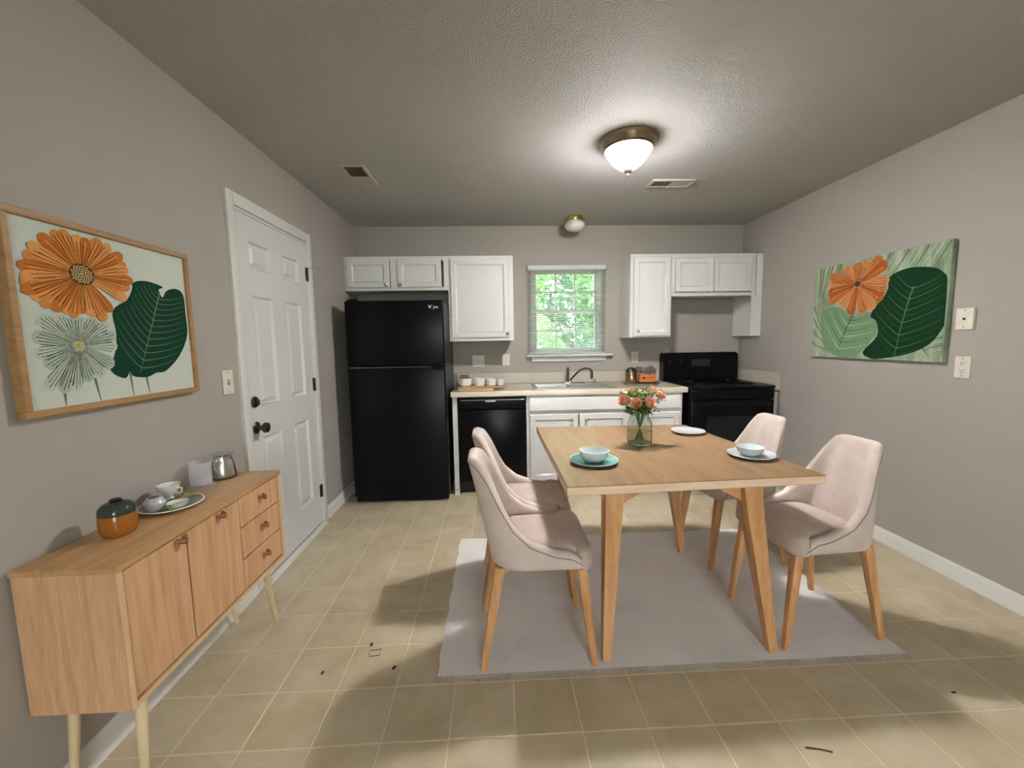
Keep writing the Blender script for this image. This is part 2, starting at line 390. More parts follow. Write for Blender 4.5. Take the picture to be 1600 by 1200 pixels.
st = B(); st.box(.365, 1.115, D-.018, D, 1.125, 1.178, .004); st.build('window_apron', M_trim, win)
win2 = root('fill_window', (.6, YB, RW[2]), 'large plain window added behind the camera for daylight fill', None, None, 'structure')
for a in ((RW[0], RW[0]+.05, RW[2], RW[3]), (RW[1]-.05, RW[1], RW[2], RW[3]), (RW[0]+.05, RW[1]-.05, RW[3]-.05, RW[3]), (RW[0]+.05, RW[1]-.05, RW[2], RW[2]+.05), (.575, .625, RW[2]+.05, RW[3]-.05)): bx('frame', M_trim, win2, a[0], a[1], YB-.09, YB-.03, a[2], a[3])
for a in ((RW[0]+.05, .575), (.625, RW[1]-.05)): bx('pane', M_pane, win2, a[0], a[1], YB-.062, YB-.058, RW[2]+.05, RW[3]-.05)
# mini blind
bl = root('window_blind', (.72, D-.03, 2.065), 'white mini blind with open slats hanging over the kitchen window', 'blind')
bx('headrail', M_slat, bl, .335, 1.105, D-.046, D-.012, 2.02, 2.062, bev=.003)
for x0 in (.329, 1.105): bx('bracket', plain('grey_bracket', srgb(140, 138, 134), .4), bl, x0, x0+.006, D-.05, D-.002, 2.016, 2.066)
sm = B(); n = 45
rs = []
for k in range(7):
    t = (k/6-.5); rs.append([(.343, t*.0245, .0022*(1-4*t*t)), (1.099, t*.0245, .0022*(1-4*t*t))])
for a, c in zip(rs[:-1], rs[1:]):
    sm.poly([a[0], a[1], c[1], c[0]]); 
bmesh.ops.remove_doubles(sm.bm, verts=sm.bm.verts, dist=1e-6)
slat_me = bpy.data.meshes.new('slat'); sm.bm.to_mesh(slat_me); sm.bm.free(); slat_me.materials.append(M_slat)
for i in range(n):
    o = bpy.data.objects.new('slat', slat_me); C.objects.link(o); o.location = (0, D-.03, 2.012-i*(.795/(n-1))); o.rotation_euler = (math.radians(20), 0, 0); attach(o, bl)
bx('bottom_rail', M_slat, bl, .345, 1.097, D-.042, D-.018, 1.203, 1.214, bev=.003)
for xx in (.40, .72, 1.04):
    for yy in (D-.0435, D-.0165): B().tube([(xx, yy, 2.02), (xx, yy, 1.21)], .0007, 5).build('ladder_cord', M_slat, bl)
B().tube([(.372, D-.05, 2.02), (.374, D-.052, 1.45)], .003, 8).build('tilt_wand', M_slat, bl)
B().tube([(1.065, D-.05, 2.02), (1.067, D-.05, 1.31)], .0014, 6).build('lift_cord', M_slat, bl)

# ------------------------------------------------------------------ outdoors beyond the window
tag(bx('ground', paint('garden_grass', srgb(88, 118, 58), .9, 200, .4, .3), None, -20, 24, -24, 34, -.6, -.45), kind='structure')
def leaf_cloud(name, c, rad, n, size, mats, parent):
    d = rng.normal(size=(n, 3)); d /= np.linalg.norm(d, axis=1)[:, None]
    rr = rng.uniform(.45, 1, n)**.5
    ctr = np.array(c)+d*rr[:, None]*np.array(rad)*(1+.18*np.sin(d[:, :1]*7+d[:, 2:]*5))
    a = rng.normal(size=(n, 3)); a /= np.linalg.norm(a, axis=1)[:, None]
    bb = np.cross(a, rng.normal(size=(n, 3))); bb /= np.linalg.norm(bb, axis=1)[:, None]
    s = size*rng.uniform(.6, 1.3, n)[:, None]
    v = np.stack([ctr-a*s, ctr+bb*s*.42, ctr+a*s, ctr-bb*s*.42], 1).reshape(-1, 3)
    me = bpy.data.meshes.new(name); me.from_pydata(v.tolist(), [], np.arange(4*n).reshape(n, 4).tolist())
    o = link(name, me, mats, parent, False); me.polygons.foreach_set('material_index', rng.integers(0, len(mats), n).tolist()); o['kind'] = 'stuff'; return o
LM = [leafmat('sunlit_leaf_%d' % i, c) for i, c in enumerate([srgb(112, 156, 108), srgb(140, 176, 116), srgb(74, 120, 90), srgb(170, 196, 130)])]
M_bark = paint('bark', srgb(110, 92, 74), .9, 30, .5, .2)
def tree(name, label, x, y, trunk, rad, cz, n, size, mats):
    r = root(name, (x, y, -.45), label, 'tree' if trunk > 1 else 'shrub', 'greenery outside the window')
    t = B(); t.tube([(x, y, -.45), (x+.05, y, cz*.5), (x, y+.05, cz)], [.09, .07, .04], 10)
    for k in range(5):
        a = k*1.3; t.tube([(x, y, cz*.6), (x+math.cos(a)*rad[0]*.6, y+math.sin(a)*rad[1]*.6, cz+rad[2]*.3*math.sin(k))], [.035, .012], 6)
    t.build('trunk', M_bark, r); leaf_cloud('foliage', (x, y, cz), rad, n, size, mats, r)
tree('garden_tree', 'pale green tree seen through the upper left panes', .25, 8.5, 2, (.95, .8, 1.7), 2.6, 5000, .08, [LM[0], LM[1], LM[3]])
tree('garden_tree', 'green tree filling the upper right panes of the window', 2.55, 8.5, 2, (1.0, .8, 1.8), 2.6, 5200, .08, [LM[0], LM[2], LM[1]])
tree('garden_tree', 'darker tree deep behind the middle panes of the window', 1.55, 11.2, 2, (1.5, .9, 2.6), 2.6, 8000, .11, [LM[0], LM[2]])
tree('garden_tree', 'far tree standing to the right of the window view', 4.9, 11.2, 2, (1.4, .9, 2.4), 2.6, 4200, .11, [LM[0], LM[1], LM[2]])
tree('garden_tree', 'far tree standing to the left of the window view', -1.7, 11.2, 2, (1.3, .9, 2.4), 2.6, 4200, .11, [LM[0], LM[2]])
tree('garden_shrub', 'low leafy shrub seen through the lower left panes', .35, 6.7, 0, (.85, .45, .95), .75, 4200, .055, [LM[0], LM[1]])
tree('garden_shrub', 'low yellow-green shrub seen through the lower right panes', 2.2, 6.7, 0, (.8, .45, .85), .7, 4200, .055, [LM[1], LM[3], LM[0]])

# ================================================================== CEILING FITTINGS
def dome_lamp(x, y, power, label, on=True):
    r = root('ceiling_light', (x, y, H), label, 'ceiling light')
    B().lathe([(0, H), (.165, H), (.166, H-.006), (.160, H-.012), (.152, H-.016), (.147, H-.03), (.138, H-.042), (.136, H-.046), (.128, H-.046), (.120, H-.03), (0, H-.03)], (x, y, 0), 48).build('pan', M_pan, r)
    B().lathe([(.131, H-.046), (.135, H-.050), (.131, H-.054), (.127, H-.050)], (x, y, 0), 48, open_=True).build('rim_ring', M_brass, r)
    B().lathe([(.127, H-.05), (.1265, H-.058), (.116, H-.078), (.098, H-.102), (.076, H-.126), (.052, H-.143), (.026, H-.152), (0, H-.154)], (x, y, 0), 48, open_=True).build('glass_dome', emit('lit_frosted_glass_%d' % int(power*10), LAMP_COL, power), r)
    B().lathe([(0, H-.150), (.02, H-.151), (.026, H-.156), (.024, H-.166), (.015, H-.174), (.008, H-.178), (.009, H-.185), (.004, H-.192), (0, H-.193)], (x, y, 0), 20).build('finial', plain('pewter_finial', (.5, .48, .42, 1), .3, 1), r)
dome_lamp(.775, 2.40, LAMP_POWER, 'lit frosted glass dome light in a bronze pan over the table')
dome_lamp(.60, -1.1, FILL_POWER, 'dome light added as unseen fill behind the camera')
r = root('ceiling_light', (.75, 3.83, H), 'small unlit white globe light on a brass base above the window', 'ceiling light')
B().lathe([(0, H), (.088, H), (.09, H-.004), (.084, H-.012), (.08, H-.034), (.074, H-.038), (0, H-.038)], (.75, 3.83, 0), 36).build('base', M_brass, r)
B().lathe([(.062, H-.036), (.082, H-.046), (.093, H-.066), (.09, H-.088), (.07, H-.108), (.038, H-.12), (0, H-.123)], (.75, 3.83, 0), 36, open_=True).build('globe', M_globe, r)
M_vent = paint('vent_paint', srgb(196, 188, 176), .5, 30, .02, .03)
def vent(x0, x1, y0, y1, label, split_axis, slats, flip=False):
    r = root('ceiling_vent', ((x0+x1)/2, (y0+y1)/2, H), label, 'vent'); z0, z1 = H-.012, H; w = .022
    f = B()
    for a in ((x0, x1, y0, y0+w), (x0, x1, y1-w, y1), (x0, x0+w, y0+w, y1-w), (x1-w, x1, y0+w, y1-w)): f.box(a[0], a[1], a[2], a[3], z0, z1, .003)
    f.build('frame', M_vent, r)
    bx('duct_opening', M_hole, r, x0+w, x1-w, y0+w, y1-w, H-.002, H)
    ix0, ix1, iy0, iy1 = x0+w, x1-w, y0+w, y1-w
    if split_axis == 'y':
        ym = iy0+(iy1-iy0)*.52
        bx('damper_plate', M_vent, r, ix0, ix1, ym, iy1, H-.009, H-.005)
        for i in range(slats):
            yy = iy0+(ym-iy0)*(i+.5)/slats; q = B(); q.box(ix0, ix1, -.0006, .0006, -.006, .006, mtx=Matrix.Translation((0, yy, H-.0085)) @ Matrix.Rotation(math.radians(62), 4, 'X')); q.build('slat', M_bronze, r)
    else:
        xm = ix0+(ix1-ix0)*.47
        bx('damper_plate', M_vent, r, xm, ix1, iy0, iy1, H-.009, H-.005)
        for i in range(slats):
            xx = ix0+(xm-ix0)*(i+.5)/slats; q = B(); q.box(-.0006, .0006, iy0, iy1, -.004, .004, mtx=Matrix.Translation((xx, 0, H-.0085)) @ Matrix.Rotation(math.radians(30), 4, 'Y')); q.build('slat', M_vent, r)
    q = B(); q.lathe([(0, 0), (.006, 0), (.005, -.003), (0, -.004)], ((x0+x1)/2, y1-w*.5, z0), 10); q.build('screw', M_steel, r)
vent(-.945, -.79, 2.705, 3.035, 'rectangular ceiling vent half open to a dark duct, near left wall', 'y', 6)
vent(1.125, 1.44, 2.94, 3.08, 'slotted ceiling vent beside the lit dome light', 'x', 9)

# ================================================================== KITCHEN
CF = 3.762                                             # face of wall cabinets
def cab_door(parent, x0, x1, z0, z1, y, knob=None, stile=.05, name='door'):
    d = B(); t = .02
    def rect(i, yy): return [(x0+i, yy, z0+i), (x1-i, yy, z0+i), (x1-i, yy, z1-i), (x0+i, yy, z1-i)]
    d.rings([rect(0, y), rect(0, y-t+.004), rect(.004, y-t), rect(stile-.006, y-t), rect(stile, y-t+.004), rect(stile+.005, y-t+.011), rect(stile+.008, y-t+.0105)])
    d = d.build(name, M_cab, parent, True, 25)
    if knob:
        m = Matrix.Rotation(PI/2, 4, 'X')
        B().lathe([(0, 0), (.009, 0), (.006, .004), (.006, .012), (.014, .017), (.015, .023), (.009, .028), (0, .029)], (knob[0], y-t, knob[1]), 18, mtx=m).build('knob', M_chrome, d)
    return d
def wall_cab(name, label, x0, x1, z0, z1, doors, group='white wall cabinets'):
    r = root(name, ((x0+x1)/2, CF+.15, z0), label, 'cabinet', group)
    b = B(); t = .018; y0, y1 = CF, D-.001
    b.box(x0, x0+t, y0+.018, y1, z0, z1); b.box(x1-t, x1, y0+.018, y1, z0, z1); b.box(x0+t, x1-t, y0+.018, y1, z1-t, z1); b.box(x0+t, x1-t, y0+.018, y1, z0+.012, z0+.012+t); b.box(x0+t, x1-t, y1-.006, y1, z0+.03, z1-t)
    b.build('carcass', M_cab, r)
    ff = B(); w = .036; ff.box(x0, x0+w, y0, y0+.018, z0, z1); ff.box(x1-w, x1, y0, y0+.018, z0, z1); ff.box(x0+w, x1-w, y0, y0+.018, z1-w, z1); ff.box(x0+w, x1-w, y0, y0+.018, z0, z0+.03)
    if len(doors) > 1: xm = (doors[0][1]+doors[1][0])/2; ff.box(xm-.03, xm+.03, y0, y0+.018, z0+.03, z1-w)
    ff.build('face_frame', M_cab, r, False)
    for d in doors: cab_door(r, *d[:4], CF, d[4])
    return r
G = 'white wall cabinets'
wall_cab('wall_cabinet', 'wide low white wall cabinet with two doors above the fridge', XL+.002, -.405, 1.80, 2.098,
         [(-1.288, -.92, 1.828, 2.07, (-.945, 1.85)), (-.846, -.462, 1.828, 2.07, (-.82, 1.85))])
c2 = wall_cab('wall_cabinet', 'tall white single-door wall cabinet between fridge and window', -.404, .178, 1.342, 2.098,
         [(-.382, .14, 1.372, 2.068, (.117, 1.405))])
B().lathe([(0, 0), (.004, 0), (.003, .0015), (0, .002)], (-.366, CF-.02, 1.575), 10, mtx=Matrix.Rotation(PI/2, 4, 'X')).build('screw', M_bronze, c2)
wall_cab('wall_cabinet', 'narrow tall white wall cabinet on the right of the window', 1.25, 1.632, 1.35, 2.102,
         [(1.277, 1.617, 1.362, 2.074, (1.312, 1.408))])
c4 = wall_cab('wall_cabinet', 'short white two-door wall cabinet above the black stove', 1.633, 2.415, 1.722, 2.102,
         [(1.66, 2.012, 1.758, 2.066, None), (2.018, 2.374, 1.758, 2.066, None)])
bx('end_panel', M_cab, c4, 2.385, 2.43, CF, CF+.018, 1.35, 1.722); bx('end_panel', M_cab, c4, 2.412, 2.43, CF+.018, D-.001, 1.35, 2.102); bx('filler_strip', M_cab, c4, 2.43, XR-.001, CF+.004, CF+.022, 1.35, 2.102)
bx('wall_cleat', M_wall, c4, 1.634, 2.41, D-.012, D-.001, 1.69, 1.722)

# refrigerator
fr = root('refrigerator', (-.8, 3.7, 0), 'tall black top-freezer refrigerator beside the white door', 'refrigerator')
FX0, FX1, FY = -1.19, -.405, 3.355
bx('cabinet', M_fridgeside, fr, FX0+.004, FX1-.004, FY+.075, 4.06, .03, 1.668, bev=.006)
def fdoor(z0, z1):
    b = B(); b.box(FX0, FX1, FY, FY+.07, z0, z1, .014, 3); return b.build('door', M_black, fr)
d1 = fdoor(1.150, 1.676); d2 = fdoor(.055, 1.140)
bx('door_gasket', M_hole, fr, FX0+.012, FX1-.012, FY+.066, FY+.078, .06, 1.66)
B().box(FX1-.10, FX1-.012, FY-.014, FY+.006, 1.152, 1.176, .005, 2).build('handle', M_blackS, d1)
B().box(FX1-.10, FX1-.012, FY-.014, FY+.006, 1.112, 1.138, .005, 2).build('handle', M_blackS, d2)
bx('trim_line', M_steel, d2, FX0+.02, FX1-.11, FY+.002, FY+.004, 1.1385, 1.1405)
q = B(); q.box(FX0+.01, FX1-.01, FY+.03, FY+.09, .012, .052)
for i in range(12): q.box(FX0+.05+i*.056, FX0+.09+i*.056, FY+.024, FY+.031, .024, .04)
q.build('kick_grille', M_blackS, fr)
for xx in (FX0+.06, FX1-.06): B().lathe([(0, 0), (.022, 0), (.022, .012), (.01, .014), (.01, .04), (0, .04)], (xx, FY+.1, 0), 14).build('foot', M_steel, fr)
bx('foot', M_steel, fr, FX1-.045, FX1-.02, FY+.03, FY+.055, 0.0, .04)
bx('hinge_cover', M_blackS, fr, FX0+.02, FX0+.09, FY+.01, FY+.11, 1.676, 1.69, bev=.004)
M_logo = plain('silver_badge', (.85, .85, .86, 1), .3)
q = B(); q.prism([(-.527, 1.634), (-.519, 1.634), (-.512, 1.622), (-.506, 1.634), (-.498, 1.634), (-.509, 1.609), (-.516, 1.609)], 'y', FY-.0012, FY+.001); q.build('badge', M_logo, d1)
cu = bpy.data.curves.new('badge', 'FONT'); cu.body = 'Jee'; cu.size = .034; cu.extrude = .0006
to = bpy.data.objects.new('badge_text', cu); C.objects.link(to)
dg = bpy.context.evaluated_depsgraph_get(); me = bpy.data.meshes.new_from_object(to.evaluated_get(dg)); bpy.data.objects.remove(to)
me.transform(Matrix.Translation((-.487, FY-.0008, 1.609)) @ Matrix.Rotation(PI/2, 4, 'X')); link('badge_text', me, M_logo, d1, False)

# worktop, splash, base units
KF = 3.462
def ctop(name, label, boxes, parts_of=None):
    b = B()
    for a in boxes: b.box(*a)
    bmesh.ops.remove_doubles(b.bm, verts=b.bm.verts, dist=1e-5)
    return tag(b.build(name, M_count, None, False), label, 'countertop')
SX0, SX1, SKY0, SKY1 = .345, 1.065, 3.535, 3.985
w = root('countertop', (.64, 3.77, .872), 'beige laminate countertop running from fridge to stove', 'countertop')
b = B()
for a in ((-.378, SX0+.02), (SX1-.02, 1.66)): b.box(a[0], a[1], KF, D-.001, .872, .914)
b.box(SX0+.02, SX1-.02, KF, SKY0+.02, .872, .914); b.box(SX0+.02, SX1-.02, SKY1-.02, D-.001, .872, .914)
b.build('slab', M_count, w, False)
bx('front_edge', paint('pale_laminate_edge', srgb(232, 222, 204), .35, 40, .02, .03), w, -.382, 1.664, KF-.012, KF, .87, .9155, bev=.004, seg=2)
bx('backsplash', M_splash, w, -.378, 1.66, D-.022, D-.001, .914, 1.025, bev=.003)
s = root('countertop', (2.445, 3.77, .872), 'narrow strip of countertop between stove and right wall', 'countertop')
bx('slab', M_count, s, 2.415, XR-.001, KF+.0, D-.001, .872, .914); bx('backsplash', M_splash, s, XR-.02, XR-.001, KF, D-.022, .914, 1.025, bev=.003); bx('backsplash', M_splash, s, 2.415, XR-.001, D-.021, D-.001, .914, 1.025)
bs = tag(bx('backsplash', M_splash, None, 1.664, 2.413, D-.012, D-.001, .90, 1.025), 'beige backsplash strip on the wall behind the black stove', 'backsplash')
# end panel left of the dishwasher
ep = root('end_panel', (-.355, 3.75, 0), 'narrow white end panel between fridge and dishwasher', 'panel')
bx('panel', M_cab, ep, -.372, -.332, 3.49, D-.002, 0, .871); B().lathe([(0, 0), (.006, 0), (.005, .003), (0, .003)], (-.352, 3.49, .05), 10, mtx=Matrix.Rotation(PI/2, 4, 'X')).build('screw', M_bronze, ep)
# dishwasher
dw = root('dishwasher', (-.03, 3.78, 0), 'black built-in dishwasher under the left end of the countertop', 'dishwasher')
bx('tub', M_fridgeside, dw, -.328, .258, 3.545, 4.05, .02, .868)
bx('door', M_black, dw, -.326, .256, 3.49, 3.545, .12, .752, bev=.006, seg=2)
cp = bx('control_panel', M_blackS, dw, -.326, .256, 3.482, 3.545, .758, .866, bev=.008, seg=2)
bx('trim_strip', M_steel, cp, -.30, .235, 3.479, 3.483, .836, .839)
bx('latch', M_steel, cp, -.09, .0, 3.472, 3.483, .822, .834, bev=.003); bx('latch', M_steel, cp, .215, .245, 3.474, 3.483, .835, .843)
bx('kick_plate', M_blackS, dw, -.326, .256, 3.56, 3.58, .02, .115)
# sink base
sb = root('base_cabinet', (.95, 3.78, 0), 'white sink base cabinet with drawer fronts and doors behind the table', 'cabinet')
b = B(); X0, X1 = .262, 1.63
b.box(X0, X0+.018, 3.5, 4.08, 0, .871); b.box(X1-.018, X1, 3.5, 4.08, 0, .871); b.box(X0+.018, X1-.018, 4.06, 4.08, .1, .871); b.box(X0+.018, X1-.018, 3.5, 4.06, .1, .118); b.build('carcass', M_cab, sb)
b = B()
for a in ((X0, X0+.04, 0, .871), (X1-.04, X1, 0, .871), (1.135, 1.175, .1, .871), (X0+.04, X1-.04, .845, .871), (X0+.04, X1-.04, .69, .735), (X0+.04, X1-.04, .1, .14)): b.box(a[0], a[1], 3.485, 3.5, a[2], a[3])
b.build('face_frame', M_cab, sb, False)
bx('toe_kick', M_cab, sb, X0+.02, X1-.02, 3.54, 3.56, 0, .1)
for x0, x1 in ((.29, 1.145), (1.165, 1.605)):
    b = B(); b.prism([(3.485, .728), (3.470, .728), (3.464, .738), (3.464, .842), (3.468, .85), (3.485, .85)], 'x', x0, x1); b.build('drawer_front', M_cab, sb, True, 30)
cab_door(sb, .29, .71, .12, .70, 3.485, (.648, .652)); cab_door(sb, .72, 1.145, .12, .70, 3.485, (.782, .652)); cab_door(sb, 1.165, 1.605, .12, .70, 3.485, None)
fc = root('base_filler', (2.45, 3.6, 0), 'thin white filler panel between stove and right wall', 'panel')
bx('panel', M_cab, fc, 2.428, XR-.024, 3.49, 3.51, 0, .871); bx('side', M_cab, fc, 2.428, 2.446, 3.51, 4.08, 0, .871)
bx('wall_strip', M_cab, fc, XR-.023, XR-.001, 3.486, 3.50, .09, .871)
bx('pull_bar', M_bronze, fc, 2.42, XR-.006, 3.462, 3.474, .858, .866)

# stove
stv = root('stove', (2.03, 3.75, 0), 'black freestanding electric stove in the right corner', 'stove')
OX0, OX1, OY = 1.672, 2.412, 3.41
bx('body', M_black, stv, OX0, OX1, OY+.04, 4.06, .03, .895); bx('cooktop', M_black, stv, OX0-.004, OX1+.002, OY, 4.06, .896, .92, bev=.006, seg=2)
od = bx('oven_door', M_black, stv, OX0+.006, OX1-.006, OY-.002, OY+.04, .26, .80, bev=.008, seg=2)
bx('oven_window', plain('black_oven_glass', (.004, .004, .005, 1), .06), od, OX0+.14, OX1-.14, OY-.0035, OY-.001, .40, .66)
q = B(); q.tube([(OX0+.06, OY-.04, .765), (OX1-.06, OY-.04, .765)], .011, 12)
for xx in (OX0+.08, OX1-.08): q.tube([(xx, OY-.04, .765), (xx, OY, .765)], .008, 8)
q.build('handle', M_blackS, od)
bx('control_rail', M_black, stv, OX0+.002, OX1-.002, OY+.004, OY+.04, .805, .894, bev=.005)
bx('storage_drawer', M_black, stv, OX0+.006, OX1-.006, OY-.001, OY+.04, .06, .25, bev=.008, seg=2)
for xx in (OX0+.05, OX1-.05):
    for yy in (OY+.09, 4.0): B().lathe([(0, 0), (.018, 0), (.018, .03), (0, .031)], (xx, yy, 0), 12).build('foot', M_blackS, stv)
g = B(); pts = [(OX0-.012, .92)] + [(OX0-.012+.02*(1-math.cos(a)), 1.165+.03*math.sin(a)) for a in (0, .5, 1, PI/2)] + [(OX1-.035+.035*math.sin(a), 1.16+.035*math.cos(a)) for a in (0, .4, .8, 1.2, PI/2)] + [(OX1, .92)]
g.prism(pts, 'y', 3.975, 4.062); bg = g.build('backguard', M_black, stv, True, 25)
bx('clock_panel', plain('dark_display', (.012, .012, .014, 1), .12), bg, 1.94, 2.13, 3.972, 3.976, 1.06, 1.13)
for xx in (1.73, 1.82, 2.22, 2.31):
    B().lathe([(0, 0), (.024, 0), (.022, .008), (.019, .02), (.012, .024), (0, .024)], (xx, 3.975, 1.095), 20, mtx=Matrix.Rotation(PI/2, 4, 'X')).build('knob', M_blackS, bg)
for cx, cy, rr in ((1.86, 3.58, .1), (2.23, 3.58, .075), (1.86, 3.84, .075), (2.23, 3.84, .1)):
    q = B()
    for k in range(4):
        R_ = rr*(k+1)/4; q.tube([(cx+R_*math.cos(a), cy+R_*math.sin(a), .927) for a in np.linspace(0, 2*PI, 25)], .005, 6)
    q.build('burner_coil', M_blackS, stv)

# sink and faucet
sk = root('kitchen_sink', (.7, 3.76, .914), 'stainless double-bowl drop-in sink under the window', 'sink')
q = B(); xs = [SX0, SX0+.03, .69, .72, SX1-.03, SX1]; ysn = [SKY0, SKY0+.03, SKY1-.08, SKY1]
for i in range(5):
    for j in range(3):
        if j == 1 and i in (1, 3): continue
        q.box(xs[i], xs[i+1], ysn[j], ysn[j+1], .9145, .921)
q.build('rim', M_steel, sk, False)
for x0, x1 in ((xs[1], xs[2]), (xs[3], xs[4])):
    q = B(); y0, y1 = ysn[1], ysn[2]
    def rc(i, z): return [(x0+i, y0+i, z), (x1-i, y0+i, z), (x1-i, y1-i, z), (x0+i, y1-i, z)]
    q.rings([rc(0, .921), rc(.006, .90), rc(.015, .77), rc(.04, .75)], 0, False, True); bo = q.build('bowl', M_steel, sk, True, 60)
    B().lathe([(0, .7505), (.035, .7505), (.038, .754), (.03, .7525), (0, .752)], ((x0+x1)/2, (y0+y1)/2, 0), 18).build('drain', M_chrome, bo)
fa = root('kitchen_faucet', (.76, 3.945, .921), 'dark gooseneck faucet with upright lever behind the sink', 'faucet')
FXc, FYc = .725, 3.945
B().box(FXc-.09, FXc+.14, FYc-.026, FYc+.026, .9212, .932, .004, 2).build('deck_plate', M_chrome, fa)
B().lathe([(0, .93), (.022, .93), (.02, .95), (.015, .965), (0, .965)], (FXc, FYc, 0), 18).build('body', M_chrome, fa)
sp = [(FXc+.004, FYc-.004, .955)]
for a in np.linspace(0, 1, 14): sp.append((FXc+.01+.165*a, FYc-.03-.11*a, .965+.105*math.sin(a*2.05)/math.sin(PI/2)))
B().tube(sp, .0085, 12).build('spout', M_bronze, fa)
e = sp[-1]; B().tube([e, (e[0]+.006, e[1]-.004, e[2]-.03), (e[0]+.006, e[1]-.004, e[2]-.085)], [.011, .0135, .0135], 12).build('spray_head', M_bronze, fa)
B().tube([(FXc-.022, FYc, .94), (FXc-.02, FYc, 1.0), (FXc-.018, FYc, 1.075)], [.011, .015, .012], 14, square=4).build('lever', M_bronze, fa)
B().lathe([(0, .9212), (.016, .9212), (.014, .935), (.008, .94), (.008, .955), (0, .956)], (.965, 3.93, 0), 14).build('soap_pump', M_brass, fa)

# wall plates
def plate(name, label, cat, wallp, a, z, w, h, kind):
    r = root(name, {'x0': (XL, a, z), 'x1': (XR, a, z), 'y': (a, D, z)}[wallp], label, cat, 'wall plates')
    if wallp == 'x0': T = lambda u, n, zz: (XL+n, a+u, z+zz)
    elif wallp == 'x1': T = lambda u, n, zz: (XR-n, a-u, z+zz)
    else: T = lambda u, n, zz: (a+u, D-n, z+zz)
    def bb(nm, m, par, u0, u1, n0, n1, z0, z1, bev=0):
        p0, p1 = T(u0, n0, z0), T(u1, n1, z1)
        return bx(nm, m, par, *(v for i in range(3) for v in sorted((p0[i], p1[i]))), bev=bev)
    c = bb('cover', M_plastic, r, -w/2, w/2, 0, .007 if kind != 'jack' else .016, -h/2, h/2, .002); n = .007 if kind != 'jack' else .016
    if kind == 'switch':
        bb('toggle', M_plastic, c, -.005, .005, n, n+.012, -.004, .014, .002); bb('slot', M_hole, c, -.006, .006, n, n+.0006, -.013, .0145)
    if kind == 'outlet':
        for zz in (.02, -.02):
            f = bb('socket', M_plastic, c, -.017, .017, n, n+.0015, zz-.014, zz+.014, .001)
            for u in (-.0065, .0065): bb('slot', M_hole, f, u-.0014, u+.0014, n+.0015, n+.0021, zz-.001, zz+.008)
            bb('slot', M_hole, f, -.0025, .0025, n+.0015, n+.0021, zz-.010, zz-.005)
    if kind == 'jack':
        f = bb('jack_socket', M_plastic, c, -.014, .014, n, n+.002, -.014, .014, .001); bb('jack_hole', M_hole, f, -.006, .007, n+.002, n+.0027, -.006, .006)
    if kind == 'phone':
        f = bb('knob', M_white, c, -.007, .007, n, n+.014, -.007, .007, .003)
    for zz in ((h/2-.012), -(h/2-.012)): bb('screw', M_bronze, c, -.0028, .0028, n, n+.0008, zz-.0028, zz+.0028)
plate('light_switch', 'ivory light switch on the left wall beside the door', 'switch', 'x0', 2.06, 1.157, .076, .118, 'switch')
plate('phone_jack_plate', 'square ivory phone jack plate on the right wall, above the outlet', 'wall plate', 'x1', 2.077, 1.413, .082, .112, 'jack')
plate('power_outlet', 'white double outlet low beside the right-hand painting', 'outlet', 'x1', 2.073, 1.158, .075, .115, 'outlet')
plate('power_outlet', 'white outlet on the back wall just left of the window sill', 'outlet', 'y', .113, 1.15, .072, .117, 'outlet')
plate('wall_plate', 'wide ivory wall plate with one round knob above the white bowls', 'wall plate', 'y', -.165, 1.145, .12, .112, 'phone')
plate('power_outlet', 'ivory outlet on the back wall behind the copper canister', 'outlet', 'y', 1.413, 1.155, .07, .11, 'outlet')
plate('power_outlet', 'ivory outlet half hidden behind the top of the black stove', 'outlet', 'y', 1.73, 1.165, .07, .11, 'outlet')

# things on the counter
def bowl_prof(r, h, t=.005, foot=.5): return [(0, .002), (r*foot, 0), (r*(foot+.1), .003), (r*.86, h*.45), (r, h), (r-t, h), (r*.86-t, h*.48), (r*foot, .008), (0, .007)]
def board(name, label, x0, x1, y0, y1, z0, z1, m, ang=0):
    b = B(); b.box(x0, x1, y0, y1, z0, z1, .006, 3); return tag(b.build(name, m, None), label, 'board')
board('serving_board', 'lower pale wooden serving board on the countertop by the fridge', -.335, -.02, 3.50, 3.68, .9145, .934, wood('pale_board', srgb(224, 196, 150), srgb(200, 168, 120), 'X'))
board('serving_board', 'upper wooden board carrying the white bowls', -.33, .075, 3.54, 3.72, .9345, .948, wood('tan_board', srgb(206, 170, 124), srgb(176, 138, 94), 'X'))
bz = .9483
t = root('casserole', (-.272, 3.63, bz), 'white ceramic casserole with a brown wooden lid on the board', 'pot')
B().lathe([(0, 0), (.052, 0), (.058, .006), (.062, .03), (.062, .052), (.066, .056), (.066, .066), (.060, .068), (.056, .05), (.052, .012), (0, .01)], (-.272, 3.63, bz), 32).build('body', M_white, t)
B().lathe([(0, .066), (.057, .066), (.058, .072), (.04, .079), (0, .081)], (-.272, 3.63, bz), 28).build('lid', M_pull, t)
B().box(-.31, -.235, 3.622, 3.638, bz+.082, bz+.098, .006, 2).build('handle', M_pull, t)
for x, rr, hh, lab in ((-.146, .058, .068, 'white tapered bowl beside the casserole on the board'), (-.04, .05, .062, 'middle white cup in the row on the board'), (.045, .034, .056, 'smallest white cup at the right end of the board')):
    tag(B().lathe([(0, 0), (rr*.78, 0), (rr*.84, .006), (rr, hh), (rr-.004, hh), (rr*.78, .008), (0, .007)], (x, 3.64, bz), 30).build('ceramic_cup', M_white, None), lab, 'cup', 'white cups on the board')
t = root('round_tray', (1.37, 3.80, .9145), 'round pale tray with dark rim on the countertop by the stove', 'tray')
